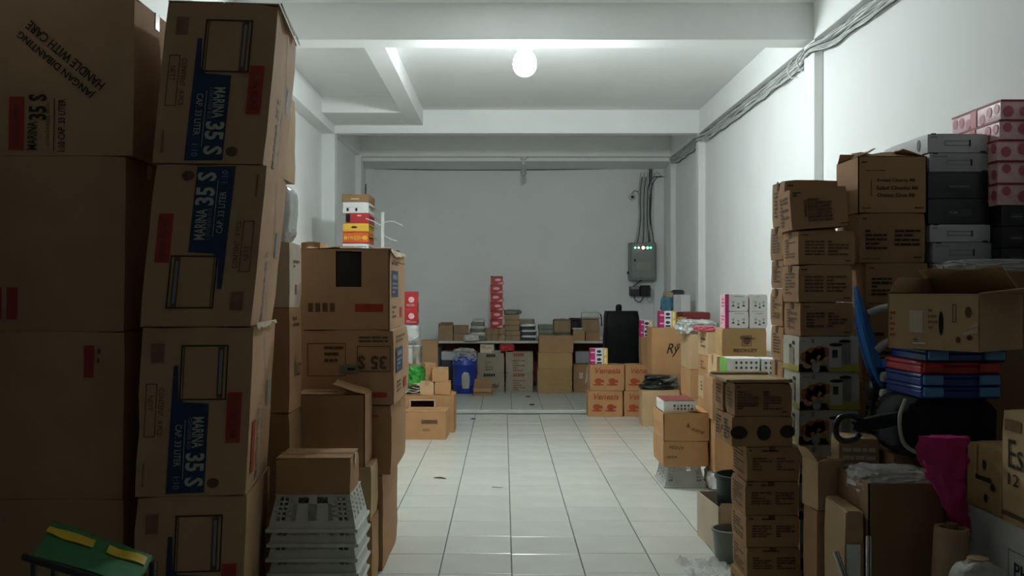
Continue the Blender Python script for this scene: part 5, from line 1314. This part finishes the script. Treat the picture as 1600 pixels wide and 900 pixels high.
for i in range(len(P) - 1):
    for j in range(4): j2 = (j + 1) % 4; g.f.append((i * 4 + j, i * 4 + j2, (i + 1) * 4 + j2, (i + 1) * 4 + j))
g.build('strap', 'strap', ch)
for a in ((1385, 590, 4.18), (1384, 617, 4.18)):
    vs, fs = crumple(.05, .03, .045, 9, sub=2, amp=.1); o = mesh_obj('buckle', vs, fs, 'off_white', ch, 50); o.location = cp(*a) - Vector((0, 0, .02))
G().tube(spline([cp(1366, 598), cp(1362, 640), cp(1356, 690), Vector((cp(1350, 730).x, .0, -.68))], 5), .012, 8).build('frame_leg', 'black_plastic', ch, 60)
G().tube(spline([cp(1410, 605), cp(1408, 650), Vector((cp(1412, 720).x, .05, -.68))], 5), .012, 8).build('frame_leg', 'black_plastic', ch, 60)
g = G().lathe([(.03, -.04), (.045, -.035), (.05, 0), (.045, .035), (.03, .04)], n=16); g.v = [(v[2] + cp(1364, 608).x, v[1] + cp(1364, 608).y - .05, v[0] + cp(1364, 608).z) for v in g.v]; g.build('hinge', 'black_plastic', ch, 40)

# crook handled umbrella
YU = 3.85
um = empty('umbrella', (X(1330, YU), YU, Z(668, YU)), 'black umbrella with a shiny curved handle lying level in the right foreground', 'umbrella')
def up_(px, py, Y=YU): return (X(px, Y) - X(1330, YU), Y - YU, Z(py, Y) - Z(668, YU))
hk = [up_(1352, 664), up_(1344, 655), up_(1330, 649), up_(1314, 652), up_(1306, 666), up_(1308, 682), up_(1320, 689), up_(1336, 686), up_(1343, 677)]
G().tube(spline(hk, 5), .0125, 8).build('handle', 'black_plastic', um, 60)
G().tube([up_(1350, 664), up_(1412, 650, 3.88)], .006, 6).build('shaft', 'chrome', um, 60)
vs, fs = crumple(.20, .05, .05, 13, sub=3, amp=.2); o = mesh_obj('folded_canopy', vs, fs, 'black_cloth', um, 40); o.location = Vector(up_(1378, 668)); o.rotation_euler = (0, -.2, 0)

# small cartons at the foot
open_carton('open_carton', 'small open carton with one raised flap in front of the jar boxes', 'carton', X(1299, 3.95), 3.95, .634, .115, .15, .20, 'card_light', yaw=8, flaps={'L': 30, 'F': 60}, fl={'L': .06, 'F': .04})
carton('plain_carton', 'carton under the small flap-raised carton in front of the jar boxes', 'carton', X(1299, 3.95), 3.94, 0, .13, .18, .632, 'card', tape=None)
carton('plain_carton', 'worn carton with pale labels squeezed left of the tall dark carton', 'carton', 1.345, 3.64, 0, .075, .28, .70, 'card_light', tape='y', deco=lambda dc: (dc.rect('F', .1, .62, .8, .82, 'white_paper', 'paper_label'), dc.rect('F', .2, .35, .85, .55, 'white_paper', 'paper_label')), yaw=-3)
carton('small_carton', 'small printed carton wedged level below the umbrella handle', 'carton', 1.535, 4.10, .741, .17, .17, .17, 'card_light', yaw=-8, tape=None, deco=lambda dc: dc.lines('F', .1, .2, .9, .8, 3, 'white_paper'))
carton('plain_carton', 'carton under the small printed carton below the umbrella', 'carton', 1.535 , 4.09, 0, .19, .18, .74, 'card', tape=None)
for k, (a, b_) in enumerate((((1306, 862), (1316, 905)), ((1358, 838), (1350, 905)))):
    Y = 3.66 - .1 * k
    A_, B_ = Vector((X(a[0], Y), Y, Z(a[1], Y))), Vector((X(b_[0], Y), Y - .05, Z(b_[1], Y)))
    dv = (B_ - A_); B_ = A_ + dv * (A_.z / max(1e-3, -dv.z))
    o = G().tube([Vector((0, 0, 0)), B_ - A_], .012, 8).build('metal_tube', 'chrome', None, 60); o.location = A_; tag(o, ('thin grey metal tube leaning left of the worn carton', 'thin grey metal tube leaning against the tall dark carton')[k], 'tube')

# pink bag hanging
pk = G(); n = 22; rows = 22; pts_ = [(1478, 682, 68), (1474, 720, 66), (1478, 745, 54), (1484, 765, 40), (1492, 790, 32), (1500, 815, 26), (1506, 842, 20)]
ctl = [Vector((X(p[0], 3.55), 3.55, Z(p[1], 3.55))) for p in pts_]; wd_ = [p[2] * 3.55 / FPX / 2 for p in pts_]
SP = spline(ctl, 4); k_ = len(SP)
for j, p in enumerate(SP):
    f = j / 4; i0 = min(int(f), len(wd_) - 1); i1 = min(i0 + 1, len(wd_) - 1); r_ = wd_[i0] + (wd_[i1] - wd_[i0]) * (f - i0)
    for i in range(n):
        a = 2 * math.pi * i / n; q = 1 + .26 * math.sin(a * 7 + j * .3) * .7 + .3 * noise.noise(Vector((math.cos(a) * 2, math.sin(a) * 2, j * .6)))
        pk.v.append((p.x + math.cos(a) * r_ * q, p.y + math.sin(a) * min(r_, .05) * .8 * q, p.z))
for j in range(k_ - 1):
    for i in range(n): i2 = (i + 1) % n; pk.f.append((j * n + i, (j + 1) * n + i, (j + 1) * n + i2, j * n + i2))
pk.f.append(tuple(range(n))); pk.f.append(tuple((k_ - 1) * n + i for i in reversed(range(n))))
o = pk.build('pink_bag', 'pink', None, 45); tag(o, 'magenta plastic bag hanging below the black bag in the right foreground', 'bag')

# white appliance box and cartons at the right edge
def phi(dc):
    W, H = dc.dims('L')
    dc.ell('L', .22, .62, .055, .065, 'ink', 'printed_emblem', n=24)
    for v, a in ((.70, .034), (.62, .044), (.54, .034)): dc.rect('L', .22 - a / W, v - .016, .22 + a / W, v + .016, 'white_card', 'printed_emblem_bar', 1)
    dc.text('L', 'PHILIPS', .78, .78, .26, .055, 0, 'ink_blue', bold=.01); dc.frame('L', .50, .70, .99, .87, .003, 'ink_grey')
carton('white_appliance_box', 'white box with a round black emblem and blue lettering at the lower right edge', 'box', 1.80 + .24, 3.08, 0, .48, .61, .722, 'white_card', tape=None, deco=phi)
def es(dc):
    dc.text('L', 'Esse', .34, .62, .20, .10, 0, 'ink', bold=.0); dc.text('L', '12 pcs', .36, .38, .22, .055, 0, 'ink', bold=.0); dc.rect('L', 0, .06, 1, .10, 'ink_brown', 'printed_rule'); dc.rect('L', .05, .82, .3, .92, 'ink_faint', 'printed_mark')
carton('lettered_carton', 'carton with large thin lettering on the white box at the right edge', 'carton', 1.79 + .22, 2.98, .723, .44, .43, .40, 'card_light', tape=None, deco=es)
def sb(dc):
    dc.rect('L', 0, 0, .3, 1, 'card_yellow', 'plain_edge'); dc.ell('L', .5, .7, .012, .02, 'ink', 'printed_mark'); dc.ell('L', .75, .4, .018, .015, 'ink', 'printed_mark'); dc.ell('L', .55, .2, .014, .016, 'ink', 'printed_mark'); dc.rect('L', .25, .45, .7, .52, 'ink', 'printed_mark')
carton('small_carton', 'small carton with black marks on the white box behind the lettered carton', 'carton', 1.80 + .15, 3.43, .723, .30, .25, .245, 'card_yellow', tape=None, deco=sb)
# rolls
rr = empty('paper_roll', (1.618, 3.50, 0), 'tan paper roll standing between the pink bag and the white box', 'roll')
G().lathe([(.062, 0), (.063, .01), (.062, .66), (.06, .675), (.045, .675), (.04, .64)], n=20).build('roll_body', 'tan', rr, 40)
G().lathe([(.022, .5), (.022, .69), (.016, .69)], n=14).build('core', 'card_dark', rr, 40)
rr.rotation_euler = (0, math.radians(3), 0)
fr_ = empty('fabric_roll', (1.61, 3.22, 0), 'white speckled fabric roll in the lower right corner', 'roll')
vs, fs = crumple(.22, .18, .62, 23, sub=4, amp=.07, power=.7); zz = min(v[2] for v in vs); mesh_obj('roll_body', [(a, b_, c - zz) for a, b_, c in vs], fs, 'fabric_white', fr_, 45)
G().lathe([(.035, .55), (.035, .64), (.025, .64)], n=14).build('core', 'tan', fr_, 40)
